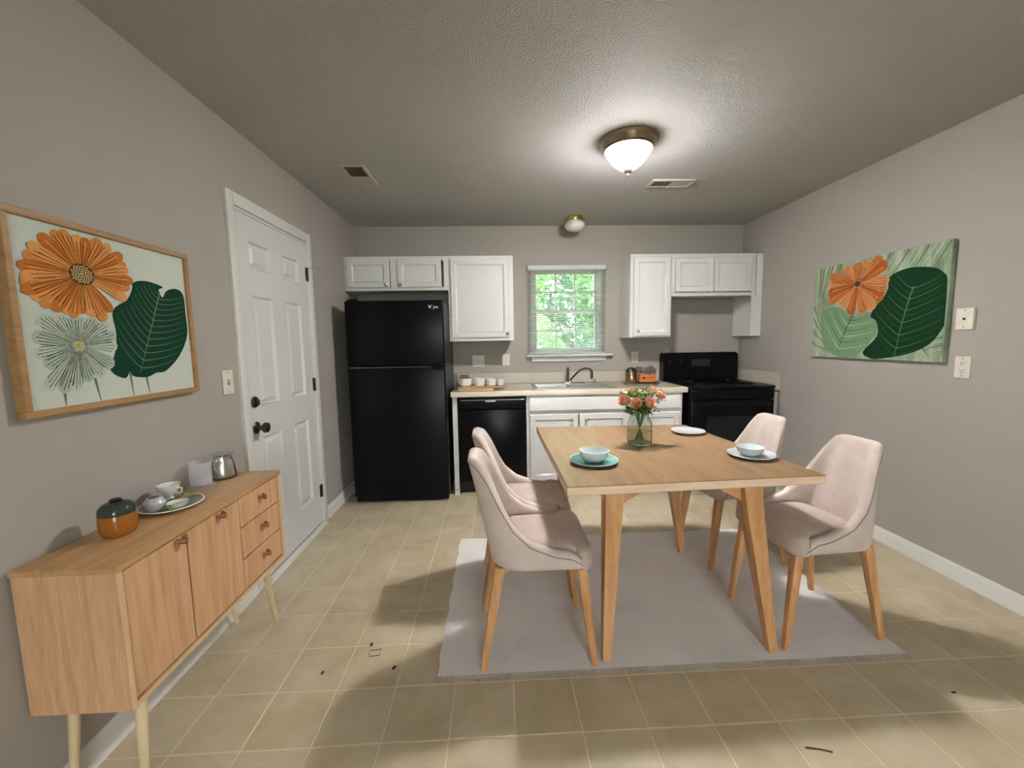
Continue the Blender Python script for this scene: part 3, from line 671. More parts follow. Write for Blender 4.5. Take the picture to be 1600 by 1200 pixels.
B().lathe([(0, 0), (.15, 0), (.165, .012), (.168, .013), (.166, .017), (.148, .006), (0, .006)], (1.37, 3.78, .9147), 44).build('dish', M_greyp, t)
B().lathe([(.166, .0135), (.169, .015), (.167, .0185), (.164, .016)], (1.37, 3.78, .9147), 44, open_=True).build('rim', M_bronze, t)
t = root('canister', (1.28, 3.80, .922), 'copper coloured canister with a domed dark lid on the tray', 'canister')
B().lathe([(0, 0), (.05, 0), (.052, .004), (.052, .105), (.05, .108), (0, .108)], (1.28, 3.80, .9215), 32).build('body', M_copper, t)
B().lathe([(.051, .108), (.053, .112), (.05, .124), (.036, .142), (.016, .152), (0, .153)], (1.28, 3.80, .9215), 32).build('lid', M_bronze, t)
tag(B().box(1.345, 1.505, 3.755, 3.875, .9216, .9355, .003).build('book', plain('maroon_cover', srgb(74, 40, 34), .5), None), 'dark maroon book lying under the orange wooden box', 'book')
t = root('wooden_box', (1.425, 3.815, .936), 'orange-brown wooden box on the tray beside the canister', 'box')
b = B()
for a in ((1.35, 1.36, 3.76, 3.87), (1.49, 1.50, 3.76, 3.87), (1.36, 1.49, 3.76, 3.77), (1.36, 1.49, 3.86, 3.87)): b.box(a[0], a[1], a[2], a[3], .936, 1.005, .001)
b.build('sides', wood('orange_wood', srgb(210, 130, 60), srgb(176, 96, 38), 'X'), t); bx('bottom', MATS['orange_wood'], t, 1.36, 1.49, 3.77, 3.86, .936, .943)
bx('label_hole', M_hole, t, 1.375, 1.40, 3.7592, 3.7602, .965, .98)
for k, (dx, ang, lab) in enumerate(((0, 4, 'lowest folded grey napkin on the wooden box'), (.006, -6, 'middle folded brown napkin on the wooden box'), (.0, 9, 'topmost rumpled grey napkin on the wooden box'))):
    b = B(); nx, ny = 10, 6; z = 1.0055+k*.017
    def fz(i, j, top): return z+(.014 if top else 0)+(.004+.010*(k == 2))*math.sin(i*.9+j*.7+k)*(1 if top else (0 if k == 0 else .35))+(.016*abs(i-5)/5 if k == 2 and top else 0)
    mt = Matrix.Translation((1.425+dx, 3.815, 0)) @ Matrix.Rotation(math.radians(ang), 4, 'Z')
    for top in (0, 1):
        V = [[b.bm.verts.new(mt @ Vector((-.075+.15*i/nx, -.055+.11*j/ny, fz(i, j, top)))) for j in range(ny+1)] for i in range(nx+1)]
        for i in range(nx):
            for j in range(ny): b.bm.faces.new((V[i][j], V[i+1][j], V[i+1][j+1], V[i][j+1]))
        if top == 0: V0 = V
    loop = lambda V: [V[i][0] for i in range(nx+1)]+[V[nx][j] for j in range(1, ny+1)]+[V[i][ny] for i in range(nx-1, -1, -1)]+[V[0][j] for j in range(ny-1, 0, -1)]
    l0, l1 = loop(V0), loop(V)
    for i in range(len(l0)): b.bm.faces.new((l0[i], l0[(i+1) % len(l0)], l1[(i+1) % len(l0)], l1[i]))
    tag(b.build('napkin', fabric('napkin_cloth_%d' % k, srgb(*((150, 142, 134), (104, 84, 70), (128, 116, 108))[k]), srgb(90, 76, 66)), None), lab, 'napkin', 'napkins on the box')

# ================================================================== RUG
RX0, RX1, RY0, RY1, RZ = -.258, 1.70, 1.515, 2.672, .009
rug = root('area_rug', (.72, 2.1, 0), 'pale grey rectangular area rug with fringed front edge under the table', 'rug')
b = B(); nx, ny = 60, 36
V = [[b.bm.verts.new((RX0+(RX1-RX0)*i/nx+(.004*math.sin(j*1.1) if i in (0, nx) else 0), RY0+(RY1-RY0)*j/ny+(.004*math.sin(i*.9) if j in (0, ny) else 0), RZ*(.55 if i in (0, nx) or j in (0, ny) else 1)+.0008*math.sin(i*.7+j*.4))) for j in range(ny+1)] for i in range(nx+1)]
for i in range(nx):
    for j in range(ny): b.bm.faces.new((V[i][j], V[i+1][j], V[i+1][j+1], V[i][j+1]))
ed = [e for e in b.bm.edges if len(e.link_faces) == 1]
ex = bmesh.ops.extrude_edge_only(b.bm, edges=ed)
for v_ in ex['geom']:
    if isinstance(v_, bmesh.types.BMVert): v_.co.z = .0004
b.build('pile', M_rug, rug, True, 60)
b = B()
for i in range(330):
    x = RX0+(RX1-RX0)*(i+.5)/330; L = random.uniform(.014, .027); dx = random.uniform(-.006, .006)
    b.tube([(x, RY0+.004, .006), (x+dx*.5, RY0-L*.5, .0055), (x+dx, RY0-L, .0018)], [.0026, .0022, .0012], 5)
o = b.build('fringe', M_fringe, rug); o['kind'] = 'stuff'

# ================================================================== DINING TABLE
TT, TB = .76, .722
tb = root('dining_table', (.8, 2.1, RZ), 'light oak dining table with splayed legs standing on the grey rug', 'table')
ctr = [(.274, 1.548), (1.366, 1.596), (1.262, 2.655), (.268, 2.695)]
b = B()
def tri(z, i):
    cx = sum(p_[0] for p_ in ctr)/4; cy = sum(p_[1] for p_ in ctr)/4
    return [(p_[0]+(cx-p_[0])*i, p_[1]+(cy-p_[1])*i, z) for p_ in ctr]
b.rings([tri(TB, .006), tri(TB+.004, 0), tri(TT-.003, 0), tri(TT, .005)])
for f in b.bm.faces:
    n_ = f.normal if f.normal.length else Vector((0, 0, 0))
bmesh.ops.recalc_face_normals(b.bm, faces=b.bm.faces)
for f in b.bm.faces: f.material_index = 0 if f.normal.z > .5 else 1
b.build('tabletop', [M_oakT, M_oakE], tb, False)
legs = (((.475, 1.62), (.437, 1.565)), ((1.052, 1.625), (1.146, 1.565)), ((1.06, 2.45), (1.139, 2.392)), ((.405, 2.43), (.40, 2.40)))
for (tx, ty), (bx_, by_) in legs:
    q = B(); q.tube([(tx, ty, TB), (tx+(bx_-tx)*.12, ty+(by_-ty)*.12, TB-.1), (bx_, by_, RZ+.004)], [.041, .038, .0185], 16, square=7); q.build('leg', M_leg, tb)
for y in (1.63, 2.44):
    xl, xr = (.475, 1.052) if y < 2 else (.41, 1.06)
    for x, s0, s1 in ((xl, -.085, .17), (xr, -.17, .085)):
        arc = []
        for a in np.linspace(0, 1, 9): arc.append((x+s0+(0-s0)*a, TB-.085*(a**1.15)))
        for a in np.linspace(0, 1, 9)[1:]: arc.append((x+s1*a, TB-.085*((1-a)**1.15)))
        q = B(); q.prism(arc, 'y', y-.016, y+.016); q.build('bracket', M_leg, tb)
b = B(); b.box(.42, 1.06, 2.432, 2.448, TB-.05, TB); b.build('apron', M_leg, tb)
b = B(); b.box(.50, .53, 1.66, 2.42, TB-.04, TB); b.box(.98, 1.01, 1.66, 2.42, TB-.04, TB); b.build('runner', M_leg, tb)

# ================================================================== DINING CHAIRS
def lean(z): return -.10*max(0, (z-.43)/.45)**1.15
def wid(z):
    t = min(1, max(0, (z-.47)/.39)); t = .5*t+.5*t*t*(3-2*t); return 1-.33*t
HX = [.04, .052, .072, .10, .125, .155, .21, .30, .36, .41]; HZ = [.856, .853, .842, .785, .69, .61, .545, .505, .495, .487]
def plan(s, W=.215, R=.13, xb=.04, xf=.405):
    L1, L2, L3 = xf-(xb+R), R*PI/2, W-R; tot = L1+L2+L3; d = (1-abs(s))*tot; sg = 1 if s >= 0 else -1
    if d < L1: return (xf-d, sg*W), (0, sg)
    d -= L1
    if d < L2:
        a = d/R; return (xb+R-R*math.sin(a), sg*(W-R+R*math.cos(a))), (-math.sin(a), sg*math.cos(a))
    d -= L2; return (xb, sg*(W-R-d)), (-1, 0)
def make_chair():
    r = root('dining_chair', (0, 0, 0), None, None, local=True)
    b = B(); rings = []; pipe = []; N = 72
    for i in range(N+1):
        s = -1+2*i/N; (px, py), (nx_, ny_) = plan(s); h = float(np.interp(px, HX, HZ)); zb = .424
        if abs(s) > .93: h -= (abs(s)-.93)/.07*.02
        ring = []
        def P(off, z): 
            w = wid(z); return (px-nx_*off+lean(z), (py-ny_*off)*w, z)
        ring.append(P(.014, zb)); ring.append(P(.003, zb+.008)); ring.append(P(0, zb+.02))
        for t in np.linspace(0, 1, 11)[1:-1]: ring.append(P(0, zb+.02+(h-.018-zb-.02)*t))
        ring += [P(.0, h-.018), P(.004, h-.007), P(.012, h-.0015), P(.022, h), P(.033, h-.002), P(.041, h-.008), P(.046, h-.02)]
        for t in np.linspace(1, 0, 11)[1:-1]: ring.append(P(.048, zb+.02+(h-.02-zb-.02)*t))
        ring.append(P(.048, zb+.004))
        rings.append(ring); pipe.append(P(-.0005, h-.022))
    b.rings(rings); b.build('backrest', M_fab, r, True, 70)
    B().tube(pipe, .0022, 6).build('piping', M_pipe, r)
    # seat cushion
    out = [(.452, 0), (.452, .10), (.449, .16), (.438, .192), (.42, .207), (.40, .210), (.392, .205), (.386, .166), (.30, .168), (.2, .168), (.13, .160), (.10, .13), (.085, .08), (.083, 0)]
    out = out + [(x, -y) for x, y in out[-2:0:-1]]
    cxy = Vector((.27, 0)); b = B(); rr = []
    def sc(i, z, dome=0): 
        o_ = []
        for x, y in out:
            v_ = Vector((x, y))-cxy; L = v_.length; v_ = v_*max(0, 1-i/L) if i < 1 else v_*0
            o_.append((cxy.x+v_.x, cxy.y+v_.y, z))
        return o_
    def scl(k, z): return [(cxy.x+(x-cxy.x)*k, cxy.y+(y-cxy.y)*k, z) for x, y in out]
    rr = [sc(.02, .418), sc(.004, .421), sc(0, .43), sc(0, .475), sc(.004, .49), sc(.012, .499), sc(.026, .505), scl(.8, .510), scl(.6, .5125), scl(.35, .514), scl(.1, .5145)]
    b.rings(rr); b.build('seat', M_seat, r, True, 60)
    o_ = B(); o_.tube([(.393, .2125, .43), (.394, .2135, .46), (.3935, .2125, .484)], .0016, 5); o_.tube([(.393, -.2125, .43), (.394, -.2135, .46), (.3935, -.2125, .484)], .0016, 5); o_.build('seat_seam', M_pipe, r)
    for sy in (-1, 1):
        B().tube([(.075, sy*.155, .424), (.045, sy*.166, .25), (0.0, sy*.183, 0)], [.0215, .019, .0125], 14, square=4).build('leg', M_leg, r)
        B().tube([(.405, sy*.162, .422), (.425, sy*.170, .25), (.455, sy*.181, 0)], [.0215, .019, .0125], 14, square=4).build('leg', M_leg, r)
        q = B(); q.prism([(.08, .423), (.15, .423), (.135, .408), (.10, .404), (.075, .38)], 'y', sy*.155-.012, sy*.155+.012); q.build('bracket', M_leg, r)
    return r
ch = make_chair()
GC = 'upholstered chairs around the table'
spots = [(-.072, 1.725, 0, 'upholstered greige dining chair nearest the camera on the left of the table'),
         (-.078, 2.165, 0, 'greige dining chair on the table\'s left side, nearer the dishwasher'),
         (1.652, 1.785, 180+4, 'upholstered greige dining chair nearest the camera on the right of the table'),
         (1.655, 2.385, 180+3, 'greige dining chair on the table\'s right side, nearer the stove')]
for i, (x, y, a, lab) in enumerate(spots):
    o = ch if i == 0 else copy_tree(ch)
    o.location = (x, y, RZ); o.rotation_euler = (0, 0, math.radians(a)); tag(o, lab, 'chair', GC)

# ================================================================== TABLE SETTING
def dish(name, label, x, y, z, r, mat, m2=None, cat='plate', grp='plates on the dining table'):
    t = root(name, (x, y, z), label, cat, grp)
    B().lathe([(0, 0), (r*.6, 0), (r*.64, .003), (r*.97, .013), (r, .0155), (r*.985, .0175), (r*.7, .008), (r*.6, .0062), (0, .006)], (x, y, z), 44).build('dish', mat, t)
    B().lathe([(r*.975, .0155), (r*1.002, .0165), (r*.99, .0185), (r*.965, .017)], (x, y, z), 44, open_=True).build('rim', m2 or mat, t)
def bowl(label, x, y, z, r, h, mat):
    tag(B().lathe(bowl_prof(r, h, .005, .52), (x, y, z), 40).build('bowl', mat, None), label, 'bowl', 'bowls on the dining table')
z = TT+.0003
dish('dinner_plate', 'teal plate at the front left corner of the dining table', .455, 1.862, z, .113, M_teal, M_blue)
bowl('white bowl sitting on the front left teal plate', .455, 1.862, z+.0085, .07, .052, M_blue)
dish('dinner_plate', 'pale grey-blue plate near the right edge of the dining table', 1.228, 1.885, z, .105, M_greyp, M_blue)
bowl('small white bowl on the plate near the right table edge', 1.222, 1.885, z+.0085, .062, .042, M_blue)
dish('dinner_plate', 'empty grey plate at the back of the dining table', 1.168, 2.41, z, .098, M_greyp)

# vase and flowers
VX, VY = .790, 2.19
vs = root('glass_vase', (VX, VY, z), 'clear glass jar vase holding peach roses on the table', 'vase')
B().lathe([(0, 0), (.058, 0), (.064, .006), (.065, .02), (.065, .105), (.061, .125), (.05, .142), (.045, .15), (.045, .168), (.049, .172), (.049, .176), (.045, .177), (.042, .17), (.042, .149), (.047, .14), (.058, .122), (.062, .104), (.062, .02), (.058, .008), (0, .007)], (VX, VY, z), 48).build('glass', M_vase, vs)
B().lathe([(0, .0075), (.0575, .0085), (.0615, .02), (.0615, .07), (0, .07)], (VX, VY, z), 40).build('water', M_water, vs)
def rose(label, dx, dy, dz, R_, mi):
    c = Vector((VX+dx, VY+dy, z+dz)); r = root('rose', (VX+dx*.2, VY+dy*.2, z+.012), label, 'flower', 'peach roses in the vase')
    base = Vector((VX-dx*.25, VY-dy*.25, z+.014)); neck = Vector((VX+dx*.28, VY+dy*.28, z+.165))
    B().tube([base, base.lerp(neck, .5), neck, c-Vector((0, 0, R_*.6))], .0028, 7).build('stem', M_leaf[0], r)
    bl_ = B(); ax = Vector((dx*1.2, dy*1.2-.05, .09)).normalized()
    q = ax.to_track_quat('Z', 'Y').to_matrix().to_4x4(); mt = Matrix.Translation(c) @ q
    for ringi, (n_, rad_, hh, op) in enumerate(((3, .30, .95, .10), (4, .48, .92, .28), (5, .70, .80, .55), (6, .92, .62, .95))):
        for k in range(n_):
            a0 = 2*PI*k/n_+ringi*.7; half = 2*PI/n_*.62; V = []
            for u in range(6):
                aa = a0-half+2*half*u/5; row = []
                for w_ in range(5):
                    tt = w_/4; rr_ = R_*rad_*(.35+.65*math.sin(tt*PI*.5)**.8)*(1+.12*op*(tt > .8)); edge = 1-.25*abs(u/2.5-1)**3
                    row.append(bl_.bm.verts.new(mt @ Vector((rr_*math.cos(aa), rr_*math.sin(aa), R_*(-.55+(hh+.55)*tt*edge)))))
                V.append(row)
            for u in range(5):
                for w_ in range(4): bl_.bm.faces.new((V[u][w_], V[u+1][w_], V[u+1][w_+1], V[u][w_+1])).material_index = (ringi+k) % 2
    bl_.build('bloom', [M_rose[mi], M_rose[(mi+1) % 4]], r, True, 80)
    q = B()
    for k in range(5):
        a = k*2*PI/5; t1 = mt @ Vector((R_*.75*math.cos(a), R_*.75*math.sin(a), -R_*.5)); b0 = mt @ Vector((0, 0, -R_*.7)); l_ = mt @ Vector((R_*.3*math.cos(a+.5), R_*.3*math.sin(a+.5), -R_*.62)); l2 = mt @ Vector((R_*.3*math.cos(a-.5), R_*.3*math.sin(a-.5), -R_*.62)); q.poly([b0, l_, t1, l2])
    q.build('sepals', M_leaf[0], r, False)
rose('pale peach rose leaning out on the left of the bouquet', -.098, -.04, .245, .032, 1)
rose('coral rose low at the left front of the bouquet', -.05, -.075, .232, .031, 0)
rose('coral rose low at the right front of the bouquet', .02, -.08, .236, .031, 0)
rose('cream rose at the top right of the bouquet', .062, -.01, .293, .028, 3)
rose('deep orange rose at the far right of the bouquet', .096, -.03, .272, .029, 2)
rose('small peach rose at the back of the bouquet', -.02, .06, .28, .026, 0)
def sprig(label, dx, dy, dz, n_, mats, ln):
    r = root('leaf_sprig', (VX, VY, z+.02), label, 'foliage', 'leafy sprigs in the vase')
    tip = Vector((VX+dx, VY+dy, z+dz)); base = Vector((VX-dx*.2, VY-dy*.2, z+.016)); neck = Vector((VX+dx*.25, VY+dy*.25, z+.165))
    B().tube([base, neck, tip], [.0022, .002, .001], 6).build('stem', M_leaf[0], r)
    q = B()
    for k in range(n_):
        t = .15+.85*random.random(); p0 = neck.lerp(tip, t)+Vector((random.gauss(0, .016), random.gauss(0, .016), random.gauss(0, .010)))
        d = Vector((random.gauss(0, 1), random.gauss(0, 1), random.gauss(.5, .6))).normalized(); s_ = d.cross(Vector((random.random(), random.random(), 1))).normalized(); L = ln*random.uniform(.6, 1.2)
        q.poly([p0, p0+d*L*.5+s_*L*.28, p0+d*L, p0+d*L*.5-s_*L*.28], random.randrange(len(mats)))
    q.build('leaves', mats, r, False)
sprig('yellow-green filler leaves on the left of the bouquet', -.085, .0, .278, 120, [M_leaf[1], M_leaf[3], M_leaf[0]], .030)
sprig('green filler leaves in the middle of the bouquet', -.02, -.02, .288, 120, [M_leaf[0], M_leaf[1], M_leaf[3]], .030)
sprig('bright green filler leaves at the top right of the bouquet', .045, .02, .292, 120, [M_leaf[1], M_leaf[3], M_leaf[0]], .028)
sprig('leafy sprig at the far right of the bouquet', .105, -.03, .252, 36, [M_leaf[0], M_leaf[3]], .022)
sprig('dark leaves hanging below the roses on the left', -.075, -.05, .192, 34, [M_leaf[2]], .034)
sprig('dark leaves below the roses around the vase neck', .03, -.05, .198, 40, [M_leaf[2], M_leaf[0]], .03)

# ================================================================== SIDEBOARD
sd = root('sideboard', (-1.17, 1.5, 0), 'light oak sideboard on pale splayed legs against the left wall', 'sideboard')
X0, X1, Y0, Y1, Z0, Z1 = -1.305, -1.032, 1.09, 1.93, .322, .746
bx('back_panel', M_oak, sd, X0, X0+.008, Y0+.016, Y1-.016, Z0+.016, Z1-.018)
bx('side_panel', M_oak, sd, X0, X1, Y0, Y0+.016, Z0, Z1-.018); bx('side_panel', M_oak, sd, X0, X1, Y1-.016, Y1, Z0, Z1-.018)
bx('bottom_panel', M_oakY, sd, X0, X1, Y0+.016, Y1-.016, Z0, Z0+.016)
bx('top_panel', M_oakY, sd, X0-.004, X1+.005, Y0-.005, Y1+.005, Z1-.018, Z1, bev=.004, seg=2)
bx('gap_shade_panel', M_dkgap, sd, X1-.036, X1-.0245, Y0+.016, Y1-.016, Z0+.016, Z1-.018)  # dark sheet behind the fronts, painting the shade in their gaps
def pull(parent, y, zc, ln=.05, X1=X1-.006):
    q = B(); q.tube([(X1+.001, y-ln*.34, zc+.006), (X1+.014, y-ln*.2, zc+.002), (X1+.02, y, zc-.003), (X1+.014, y+ln*.2, zc+.002), (X1+.001, y+ln*.34, zc+.006)], [.006, .007, .0085, .007, .006], 10); q.build('handle', M_pull, parent)
for y0, y1, hy in ((Y0+.020, 1.3465, 1.318), (1.3515, 1.6255, 1.513)):
    d = bx('door', M_oak, sd, X1-.024, X1-.006, y0+.003, y1, Z0+.020, Z1-.024, bev=.0012); pull(d, hy, .706)
for z0, z1 in ((.6035, Z1-.024), (.4715, .5975), (Z0+.020, .4655)):
    d = bx('drawer', M_oak, sd, X1-.024, X1-.006, 1.632, Y1-.019, z0, z1, bev=.0012); pull(d, 1.78, (z0+z1)/2+.012)
for tx, ty, bx2, by2 in ((-1.075, Y0+.075, -1.066, Y0+.045), (-1.262, Y0+.075, -1.272, Y0+.045), (-1.075, Y1-.1, -1.085, Y1-.02), (-1.262, Y1-.1, -1.272, Y1-.02)):
    B().tube([(tx, ty, Z0), (bx2, by2, 0)], [.016, .009], 16).build('leg', M_pale, sd)
b = B(); b.box(-1.262, -1.075, Y0+.06, Y0+.09, Z0-.022, Z0); b.box(-1.262, -1.075, Y1-.115, Y1-.085, Z0-.022, Z0); b.box(-1.18, -1.15, Y0+.09, Y1-.115, Z0-.022, Z0); b.build('underframe', M_pale, sd)
M_edge = wood('pale_oak_edge_band', srgb(232, 196, 156), srgb(214, 174, 132), 'Z', .42, 9, 16)
bx('edge_band', M_edge, sd, X1, X1+.0012, Y0, Y0+.016, Z0, Z1-.018); bx('edge_band', M_edge, sd, X1, X1+.0012, Y1-.016, Y1, Z0, Z1-.018); bx('edge_band', M_edge, sd, X1, X1+.0012, Y0+.016, Y1-.016, Z0, Z0+.014)
zt = Z1+.0004
t = root('lidded_pot', (-1.205, 1.30, zt), 'amber glazed pot with a dark green glass lid on the sideboard', 'pot')
B().lathe([(0, 0), (.036, 0), (.041, .004), (.0465, .02), (.048, .042), (.0465, .066), (.045, .07), (.042, .066), (.044, .042), (.036, .008), (0, .007)], (-1.205, 1.30, zt), 40).build('body', M_amber, t)
B().lathe([(.0, .069), (.047, .069), (.0475, .076), (.044, .09), (.034, .101), (.018, .107), (0, .108)], (-1.205, 1.30, zt), 40).build('lid', M_lidgreen, t)
B().lathe([(0, .107), (.014, .108), (.017, .112), (.012, .116), (0, .117)], (-1.205, 1.30, zt), 20).build('lid_knob', M_bronze, t)
PX, PY = -1.205, 1.515
t = root('serving_plate', (PX, PY, zt), 'round white serving plate with dark rim on the sideboard', 'plate')
B().lathe([(0, 0), (.06, 0), (.065, .003), (.094, .010), (.097, .0125), (.094, .0135), (.064, .006), (0, .005)], (PX, PY, zt), 44).build('dish', plain('grey_green_glaze', srgb(150, 158, 146), .2), t)
B().lathe([(.093, .0115), (.0985, .0125), (.097, .0155), (.092, .0145)], (PX, PY, zt), 44, open_=True).build('rim', M_white, t)
pz = zt+.0066
t = root('footed_cup', (PX-.035, PY+.035, pz), 'white footed cup standing at the back of the serving plate', 'cup')
B().lathe([(0, 0), (.022, 0), (.02, .006), (.012, .018), (.014, .026), (.03, .042), (.036, .062), (.038, .066), (.034, .066), (.027, .044), (0, .032)], (PX-.035, PY+.035, pz), 32).build('body', M_white, t)
B().tube([(PX-.003, PY+.035, pz+.055), (PX+.014, PY+.035, pz+.052), (PX+.012, PY+.035, pz+.036), (PX-.01, PY+.035, pz+.034)], .003, 8).build('handle', M_white, t)
tag(B().lathe([(0, 0), (.018, 0), (.03, .016), (.033, .03), (.026, .044), (.019, .05), (.016, .05), (.024, .042), (.029, .03), (0, .008)], (PX-.02, PY-.052, pz), 32).build('round_pot', M_greyp, None), 'round pale grey pot at the near end of the serving plate', 'pot')
tag(B().lathe(bowl_prof(.034, .022, .003), (PX+.042, PY-.028, pz), 32).build('small_bowl', M_white, None), 'shallow white bowl at the front of the serving plate', 'bowl')
def leafy(name, label, c, d, L, wdt, m):
    q = B(); c = Vector(c); d = Vector(d).normalized(); s_ = Vector((-d.y, d.x, 0)).normalized(); V = []
    for i in range(9):
        t_ = i/8; w_ = wdt*math.sin(PI*min(1, t_*.96+.02))**.7; p_ = c+d*L*(t_-.5)+Vector((0, 0, .012*math.sin(t_*PI)))
        V.append([p_+s_*w_+Vector((0, 0, .006)), p_+Vector((0, 0, .0115)), p_-s_*w_+Vector((0, 0, .006)), p_+Vector((0, 0, -.004+.004))])
    q.rings(V); return tag(q.build(name, m, None, True, 50), label, 'leaf')
leafy('folded_leaf', 'folded pale green leaf at the far end of the serving plate', (PX+.025, PY+.045, pz+.002), (.3, 1, 0), .062, .016, M_leaf[3])
leafy('folded_leaf', 'dark green leaf beside the footed cup on the serving plate', (PX+.008, PY+.004, pz+.002), (.9, .35, 0), .05, .012, M_leaf[2])
leafy('folded_leaf', 'grey-green leaf at the near rim of the serving plate', (PX+.045, PY-.068, pz+.003), (.7, -.5, 0), .04, .009, M_leaf[1])
tag(B().tube([(PX-.005, PY+.03, pz+.006), (PX-.01, PY+.075, pz+.022)], [.003, .0035], 8).build('wooden_stick', M_pull, None), 'small brown wooden stick leaning behind the footed cup', 'stick')
t = root('glass_tumbler', (-1.25, 1.735, zt), 'smoky clear glass tumbler on a glass coaster beside the kettle', 'glass')
B().lathe([(0, 0), (.034, 0), (.040, .004), (.040, .1), (.038, .1), (.037, .008), (0, .006)], (-1.25, 1.735, zt+.005), 36).build('tumbler', M_smoke, t)
B().lathe([(0, 0), (.05, 0), (.051, .003), (0, .004)], (-1.245, 1.73, zt), 36).build('coaster', M_smoke, t)
t = root('steel_kettle', (-1.235, 1.855, zt), 'small steel kettle with flat lid at the far end of the sideboard', 'kettle')
B().lathe([(0, 0), (.049, 0), (.051, .003), (.049, .008), (0, .008)], (-1.235, 1.855, zt), 36).build('base', M_bronze, t)
B().lathe([(.048, .008), (.049, .02), (.045, .05), (.038, .078), (.034, .086), (.035, .092), (.032, .098), (0, .098)], (-1.235, 1.855, zt), 36).build('body', M_steel, t)
B().lathe([(0, .098), (.01, .098), (.01, .104), (.046, .107), (.047, .110), (.02, .112), (0, .112)], (-1.235, 1.855, zt), 36).build('lid', M_chrome, t)
B().tube([(-1.235, 1.822, zt+.085), (-1.235, 1.802, zt+.088), (-1.235, 1.797, zt+.06), (-1.235, 1.808, zt+.035)], .004, 8).build('handle', M_chrome, t)

# ================================================================== PAINTINGS (flat printed motifs on real canvases)
def flat(name, mats, parent, X, polys, sgn):
    q = B()
    for pts, mi in polys:
        q.poly([(X, y, z_) for y, z_ in pts], mi)
    o = q.build(name, mats, parent, False)
    return o
def petal(c, tip, w, k0=.16, k=22):
    c = np.array(c); tip = np.array(tip); d = tip-c; L = np.hypot(*d); d = d/L; n_ = np.array([-d[1], d[0]]); a = []; b_ = []
    for i in range(k+1):
        t = i/k; ww = w*(.22+.78*math.sin(min(1, t*1.05)*PI*.5)) if t < .82 else w*math.sqrt(max(0, 1-((t-.82)/.18)**2))*.97
        p_ = c+d*L*(k0+(1-k0)*t); a.append(tuple(p_+n_*ww)); b_.append(tuple(p_-n_*ww))
    return a+b_[::-1]
def streak(c, tip, w, off, k0, k1, n_=5):
    c = np.array(c); tip = np.array(tip); d = tip-c; L = np.hypot(*d); d = d/L; nn = np.array([-d[1], d[0]])
    p0 = c+d*L*k0+nn*off*.4; p1 = c+d*L*k1+nn*off
    return [tuple(p0+nn*w*.4), tuple(p1+nn*w), tuple(p1-nn*w), tuple(p0-nn*w*.4)]
def curve_strip(p0, p1, p2, w):
    p0, p1, p2 = map(np.array, (p0, p1, p2)); a = []; b_ = []
    for i in range(9):
        t = i/8; p_ = (1-t)**2*p0+2*t*(1-t)*p1+t*t*p2; d = 2*(1-t)*(p1-p0)+2*t*(p2-p1); d = d/np.hypot(*d); n_ = np.array([-d[1], d[0]]); ww = w*(1-.75*t); a.append(tuple(p_+n_*ww)); b_.append(tuple(p_-n_*ww))
    return a+b_[::-1]
def densify(tips, k):
    out = []; n_ = len(tips)
    for i in range(n_):
        a, b_ = np.array(tips[i]), np.array(tips[(i+1) % n_])
        for j in range(k): out.append(tuple(a+(b_-a)*j/k))
    return out
def smooth_poly(P, k=4):
    P = [np.array(p_) for p_ in P]; n_ = len(P); out = []
    for i in range(n_):
        p0, p1, p2, p3 = P[i-1], P[i], P[(i+1) % n_], P[(i+2) % n_]
        for j in range(k):
            t = j/k; out.append(tuple(.5*((2*p1)+(p2-p0)*t+(2*p0-5*p1+4*p2-p3)*t*t+(3*p1-p0-3*p2+p3)*t**3)))
    return out
def veins(mid, poly, n_, w, bend=.02):
    """side veins from a midrib to near the outline of a leaf polygon"""
    P = np.array(poly); res = []; mid = [np.array(m_) for m_ in mid]; A, E = mid[0], mid[-1]; M1 = mid[len(mid)//2]; d = (E-A)/np.hypot(*(E-A)); n0 = np.array([-d[1], d[0]])
    for s in (-1, 1):
        for i in range(n_):
            t = (i+.4)/n_; q = (1-t)**2*A+2*t*(1-t)*M1+t*t*E; best = None
            dirv = n0*s*.9-d*.55; dirv /= np.hypot(*dirv)
            for k in np.linspace(.02, .5, 60):
                x = q+dirv*k; ins = False; j = len(P)-1
                for ii in range(len(P)):
                    if (P[ii][1] > x[1]) != (P[j][1] > x[1]) and x[0] < (P[j][0]-P[ii][0])*(x[1]-P[ii][1])/(P[j][1]-P[ii][1])+P[ii][0]: ins = not ins
                    j = ii
                if not ins: break
                best = x
            if best is not None: res.append(curve_strip(tuple(q), tuple((q+best)/2+d*bend), tuple(best*.94+q*.06), w))
    res.append(curve_strip(tuple(A), tuple(M1), tuple(E), w*2.2)); return res
LO_C = (1.372, 1.565)
LO = [(1.294, 1.691), (1.256, 1.666), (1.227, 1.628), (1.205, 1.6), (1.192, 1.564), (1.187, 1.53), (1.190, 1.515), (1.197, 1.493), (1.213, 1.472), (1.242, 1.453), (1.268, 1.436), (1.303, 1.435), (1.327, 1.428), (1.358, 1.436), (1.394, 1.432), (1.435, 1.412), (1.464, 1.452), (1.525, 1.503), (1.55, 1.543), (1.561, 1.571), (1.554, 1.611), (1.541, 1.629), (1.526, 1.658), (1.487, 1.686), (1.447, 1.694), (1.403, 1.692), (1.373, 1.692), (1.327, 1.692)]
LG_C = (1.335, 1.343)
LG = [(1.229, 1.428), (1.209, 1.371), (1.208, 1.317), (1.231, 1.284), (1.23, 1.214), (1.271, 1.201), (1.311, 1.202), (1.356, 1.227), (1.406, 1.241), (1.448, 1.274), (1.468, 1.342), (1.466, 1.381), (1.445, 1.413), (1.4, 1.429), (1.357, 1.433), (1.321, 1.428), (1.283, 1.434)]
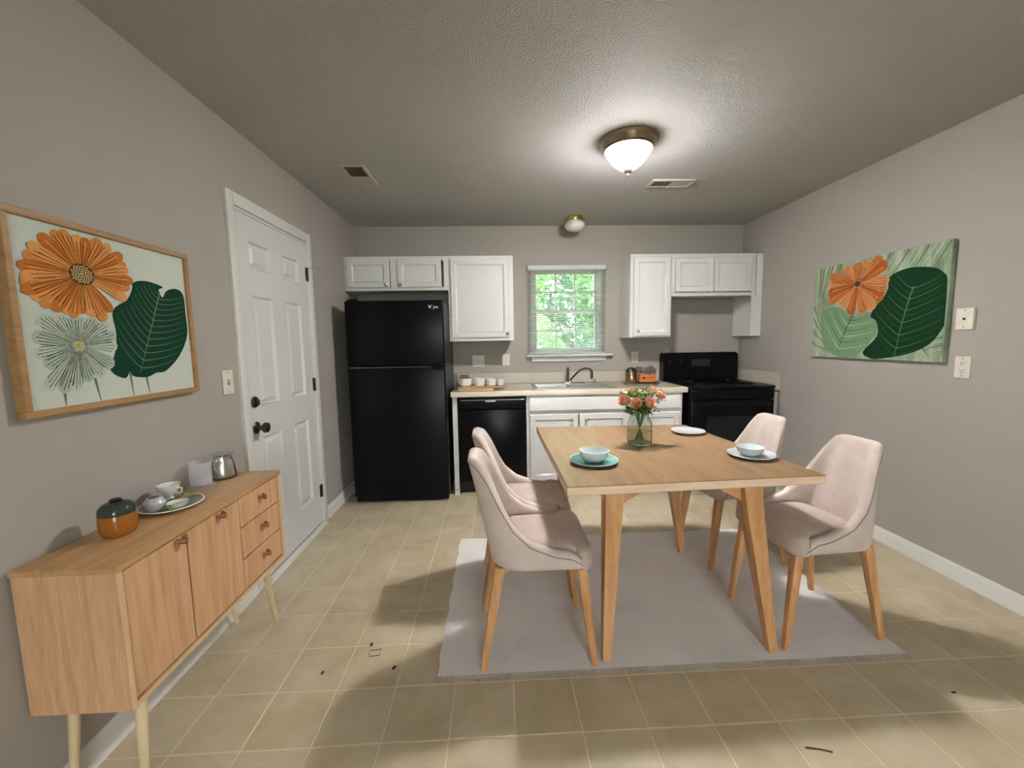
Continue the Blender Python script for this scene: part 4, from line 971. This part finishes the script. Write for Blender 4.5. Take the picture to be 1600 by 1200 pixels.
LL = [(1.561, 1.568), (1.62, 1.58), (1.69, 1.568), (1.669, 1.554), (1.684, 1.527), (1.707, 1.555), (1.758, 1.569), (1.794, 1.547), (1.797, 1.468), (1.795, 1.383), (1.743, 1.3), (1.666, 1.242), (1.619, 1.237), (1.574, 1.224), (1.518, 1.232), (1.505, 1.25), (1.486, 1.228), (1.445, 1.245), (1.428, 1.278), (1.453, 1.309), (1.469, 1.381), (1.465, 1.459), (1.525, 1.503), (1.549, 1.539)]
LL = smooth_poly(LL)
LV = [(1.673, 1.547), (1.626, 1.427), (1.547, 1.243)]
LS = [[(1.376, 1.238), (1.389, 1.157)], [(1.278, 1.2), (1.278, 1.162)], [(1.505, 1.253), (1.512, 1.16)], [(1.572, 1.224), (1.581, 1.158)]]
pl = root('framed_painting', (XL, 1.5, 1.14), 'oak-framed painting of an orange daisy, grey daisy and dark leaf, left wall', 'painting')
cy0, cy1, cz0, cz1 = 1.163, 1.826, 1.142, 1.718; fw = .019
for a in ((cy0, cy1, cz0, cz0+fw), (cy0, cy1, cz1-fw, cz1), (cy0, cy0+fw, cz0+fw, cz1-fw), (cy1-fw, cy1, cz0+fw, cz1-fw)): bx('frame_bar', M_frame, pl, XL+.002, XL+.032, *a, bev=.002)
M_can = paint('pale_canvas', srgb(206, 212, 200), .8, 300, .2, .05)
cv = bx('canvas', M_can, pl, XL+.003, XL+.022, cy0+fw-.002, cy1-fw+.002, cz0+fw-.002, cz1-fw+.002)
xs0 = XL+.0222
MP = lambda n_, *c: M_print(n_, srgb(*c))
p_or = [MP('print_orange_a', 214, 138, 70), MP('print_orange_b', 196, 116, 52), MP('print_orange_c', 224, 156, 92), MP('print_brown_line', 120, 62, 24)]
p_gr = [MP('print_sage_a', 194, 203, 190), MP('print_sage_b', 178, 190, 174), MP('print_dark_line', 66, 76, 66)]
p_lf = [MP('print_deep_green', 26, 62, 46), MP('print_vein', 108, 138, 112), MP('print_green_b', 34, 78, 52)]
flat('painted_stems', [MP('print_stem', 112, 122, 108)], cv, xs0, [(curve_strip(a, ((a[0]+c[0])/2, (a[1]+c[1])/2), c, .005), 0) for a, c in LS], 1)
flat('painted_leaf', p_lf, cv, xs0+.0003, [(LL, 0)], 1)
flat('painted_veins', p_lf, cv, xs0+.0005, [(s_, 1) for s_ in veins(LV, LL, 13, .0014)], 1)
polys = []; lines = []
for i, tpt in enumerate(densify(LG, 1)):
    polys.append((petal(LG_C, tpt, .021, .1), i % 2))
    for off in (-.019, -.010, 0, .010, .019): lines.append((streak(LG_C, tpt, .0010, off, .14, .93-abs(off)*6), 2))
for i, po in enumerate(polys):
    flat('painted_petal', p_gr, cv, xs0+.0008+.00004*i, [po], 1)
flat('painted_petal_lines', p_gr, cv, xs0+.0016, lines, 1)
LOd = densify(LO, 1); lines = []
for i, tpt in enumerate(LOd):
    jit = .94+.06*((i*7) % 5)/4; tp = (LO_C[0]+(tpt[0]-LO_C[0])*jit, LO_C[1]+(tpt[1]-LO_C[1])*jit)
    flat('painted_petal', p_or, cv, xs0+.0018+.00003*((i*11) % 28), [(petal(LO_C, tp, .0185, .14), i % 3)], 1)
    for off in (-.0175, -.006, .007): lines.append((streak(LO_C, tp, .0009, off, .16, .9-.2*((i*3) % 4)/4), 3))
    lines.append((streak(LO_C, tp, .0022, .002, .35, .85), 2))
flat('painted_petal_lines', p_or, cv, xs0+.0029, lines, 1)
def disc(c, r, n_=20, sy=1.0): return [(c[0]+r*math.cos(2*PI*k/n_), c[1]+r*sy*math.sin(2*PI*k/n_)) for k in range(n_)]
sp_ = [MP('print_seed_dark', 92, 60, 30), MP('print_seed_pale', 226, 206, 160), MP('print_seed_yellow', 206, 196, 130)]
dots = [(disc(LO_C, .040, 24, .82), 0)]
flat('painted_centre', sp_, cv, xs0+.0031, dots, 1)
flat('painted_seeds', sp_, cv, xs0+.0033, [(disc((LO_C[0]+.035*math.sqrt(k/70)*math.cos(k*2.4), LO_C[1]+.82*.035*math.sqrt(k/70)*math.sin(k*2.4)), .0026, 6), 1) for k in range(70)], 1)
flat('painted_centre', sp_, cv, xs0+.0031, [(disc(LG_C, .014), 2)], 1)
flat('painted_seeds', sp_, cv, xs0+.0033, [(disc((LG_C[0]+.012*math.sqrt(k/14)*math.cos(k*2.4), LG_C[1]+.012*math.sqrt(k/14)*math.sin(k*2.4)), .0016, 6), 0) for k in range(14)], 1)

RD = [(2.496, 1.694), (2.385, 1.728), (2.245, 1.708), (2.184, 1.668), (2.164, 1.617), (2.160, 1.411), (2.167, 1.368), (2.226, 1.281), (2.338, 1.223), (2.497, 1.188), (2.585, 1.185), (2.647, 1.225), (2.552, 1.33), (2.565, 1.422), (2.607, 1.455), (2.589, 1.506), (2.528, 1.571), (2.501, 1.627)]
RD = smooth_poly(RD)
RDV = [(2.343, 1.616), (2.40, 1.44), (2.428, 1.186)]
RL = [(3.025, 1.456), (2.957, 1.54), (2.837, 1.525), (2.773, 1.476), (2.61, 1.487), (2.562, 1.412), (2.574, 1.33), (2.648, 1.236), (2.743, 1.184), (2.836, 1.184), (2.972, 1.265)]
RL = smooth_poly(RL)
RLV = [(2.736, 1.485), (2.798, 1.378), (2.853, 1.22)]
RO_C = (2.721, 1.681)
RO = [(2.555, 1.832), (2.514, 1.785), (2.494, 1.675), (2.51, 1.613), (2.527, 1.561), (2.583, 1.505), (2.656, 1.479), (2.767, 1.476), (2.851, 1.537), (2.96, 1.581), (2.964, 1.64), (2.962, 1.697), (2.953, 1.765), (2.842, 1.759), (2.833, 1.812), (2.732, 1.826), (2.682, 1.796), (2.638, 1.828)]
pr = root('canvas_painting', (XR, 2.62, 1.18), 'unframed canvas painting of an orange flower over green leaves, right wall', 'painting')
M_can2, nt, ns, p = base_mat('sage_leaf_canvas', srgb(150, 164, 140), .75)
mp = coords(nt, (1, 14, 3)); mpn = mp.node; mpn.inputs['Rotation'].default_value = (math.radians(24), 0, 0)
nt.links.new(ramp(nt, noise(nt, mp, 1.3, 5, .6), [(.3, srgb(106, 124, 98)), (.5, srgb(148, 166, 140)), (.7, srgb(186, 196, 174))]), p.inputs['Base Color'])
cv = bx('canvas', M_can2, pr, XR-.028, XR-.002, 2.152, 3.097, 1.178, 1.842, bev=.002)
xs0 = XR-.0283
p_bg = [MP('print_moss', 112, 124, 84), MP('print_pale_leaf', 178, 192, 172), MP('print_brown_moss', 128, 112, 76), MP('print_blue_grey', 168, 184, 180)]
bgp = []
for k in range(11): bgp.append((curve_strip((2.16+.038*k, 1.838), (2.20+.038*k, 1.77), (2.25+.042*k, 1.70-.004*k), .006), (0, 1, 3)[k % 3]))
for k in range(9): bgp.append((curve_strip((2.86+.026*k, 1.836), (2.90+.02*k, 1.75), (2.97+.013*k, 1.62), .006), (0, 2, 1)[k % 3]))
for k in range(8): bgp.append((curve_strip((3.09, 1.56-.045*k), (3.04, 1.46-.035*k), (2.99-.02*k, 1.33-.02*k), .005), (0, 1)[k % 2]))
for k in range(5): bgp.append((curve_strip((2.163, 1.34-.022*k), (2.22, 1.33-.022*k), (2.27, 1.31-.022*k), .004), (3, 0)[k % 2]))
flat('painted_background_leaves', p_bg, cv, xs0, bgp, -1)
p_l2 = [MP('print_mid_green', 120, 152, 118), MP('print_pale_vein', 190, 204, 176), MP('print_line_green', 66, 98, 66)]
flat('painted_leaf', p_l2, cv, xs0-.0003, [(RL, 0)], -1)
flat('painted_veins', p_l2, cv, xs0-.0005, [(s_, (1, 2)[i % 2]) for i, s_ in enumerate(veins(RLV, RL, 7, .0026))], -1)
flat('painted_leaf', [MP('print_dark_leaf', 24, 56, 34)], cv, xs0-.0007, [(RD, 0)], -1)
flat('painted_veins', [MP('print_dark_vein', 92, 126, 88), MP('print_dark_vein_b', 44, 88, 54)], cv, xs0-.0009, [(s_, i % 2) for i, s_ in enumerate(veins(RDV, RD, 12, .0022))], -1)
p_o2 = [MP('print_orange_d', 206, 122, 66), MP('print_orange_e', 186, 100, 48), MP('print_orange_f', 222, 150, 98), MP('print_brown_line_b', 96, 50, 26)]
lines = []
for i, tpt in enumerate(RO):
    flat('painted_petal', p_o2, cv, xs0-.0012-.00004*((i*7) % 18), [(petal(RO_C, tpt, .036, .1), i % 3)], -1)
    for off in (-.03, -.014, .003, .018): lines.append((streak(RO_C, tpt, .0016, off, .12, .92-.15*((i*3) % 3)/3), 3))
    lines.append((streak(RO_C, tpt, .004, .01, .3, .85), 2))
flat('painted_petal_lines', p_o2, cv, xs0-.0021, lines, -1)
flat('painted_centre', [MP('print_centre_brown', 84, 56, 48)], cv, xs0-.0023, [(disc(RO_C, .024, 18, .8), 0)], -1)
flat('painted_signature', [MP('print_signature', 50, 60, 56)], cv, xs0-.0004, [(curve_strip((2.275, 1.27), (2.25, 1.235), (2.225, 1.21), .003), 0), (curve_strip((2.25, 1.245), (2.235, 1.25), (2.23, 1.235), .002), 0)], -1)

# ================================================================== SPECKS ON THE FLOOR
M_chip = plain('dark_flake', srgb(58, 44, 30), .8)
def chip(label, pts, h=.002):
    q = B(); q.prism(pts, 'z', .0003, h); tag(q.build('floor_flake', M_chip, None, False), label, 'debris', 'dark flakes on the floor')
def around(x, y, s, k, sy=1): return [(x+s*math.cos(a+k)*(1+.35*math.sin(3*a+k)), y+s*sy*math.sin(a+k)*(1+.3*math.cos(2*a))) for a in np.linspace(0, 2*PI, 8)[:-1]]
chip('small dark flake on the tile left of the front rug corner', around(-.442, 1.583, .008, .6, 1.4))
chip('tiny dark flake farther from the rug, near the tile joint', around(-.575, 1.722, .007, 1.4, 1.5))
chip('tiny brown flake on the tile beside the tile joint', around(-.73, 1.575, .006, 2.0, 1.5))
q = B(); q.tube([(-.57, 1.685, .0015), (-.525, 1.69, .0015), (-.522, 1.655, .0015), (-.565, 1.65, .0015), (-.57, 1.672, .0015)], .0013, 6); tag(q.build('thread_loop', M_chip, None), 'thin dark looped thread lying on the floor tile', 'debris')
tag(B().tube([(.985, 1.165, .0025), (1.03, 1.155, .003), (1.06, 1.145, .0025)], .0022, 6).build('twig', M_chip, None), 'thin dark twig on the floor at the front right', 'debris')
chip('small dark flake on the floor tiles at the far right', around(1.69, 1.335, .009, .2, .6))
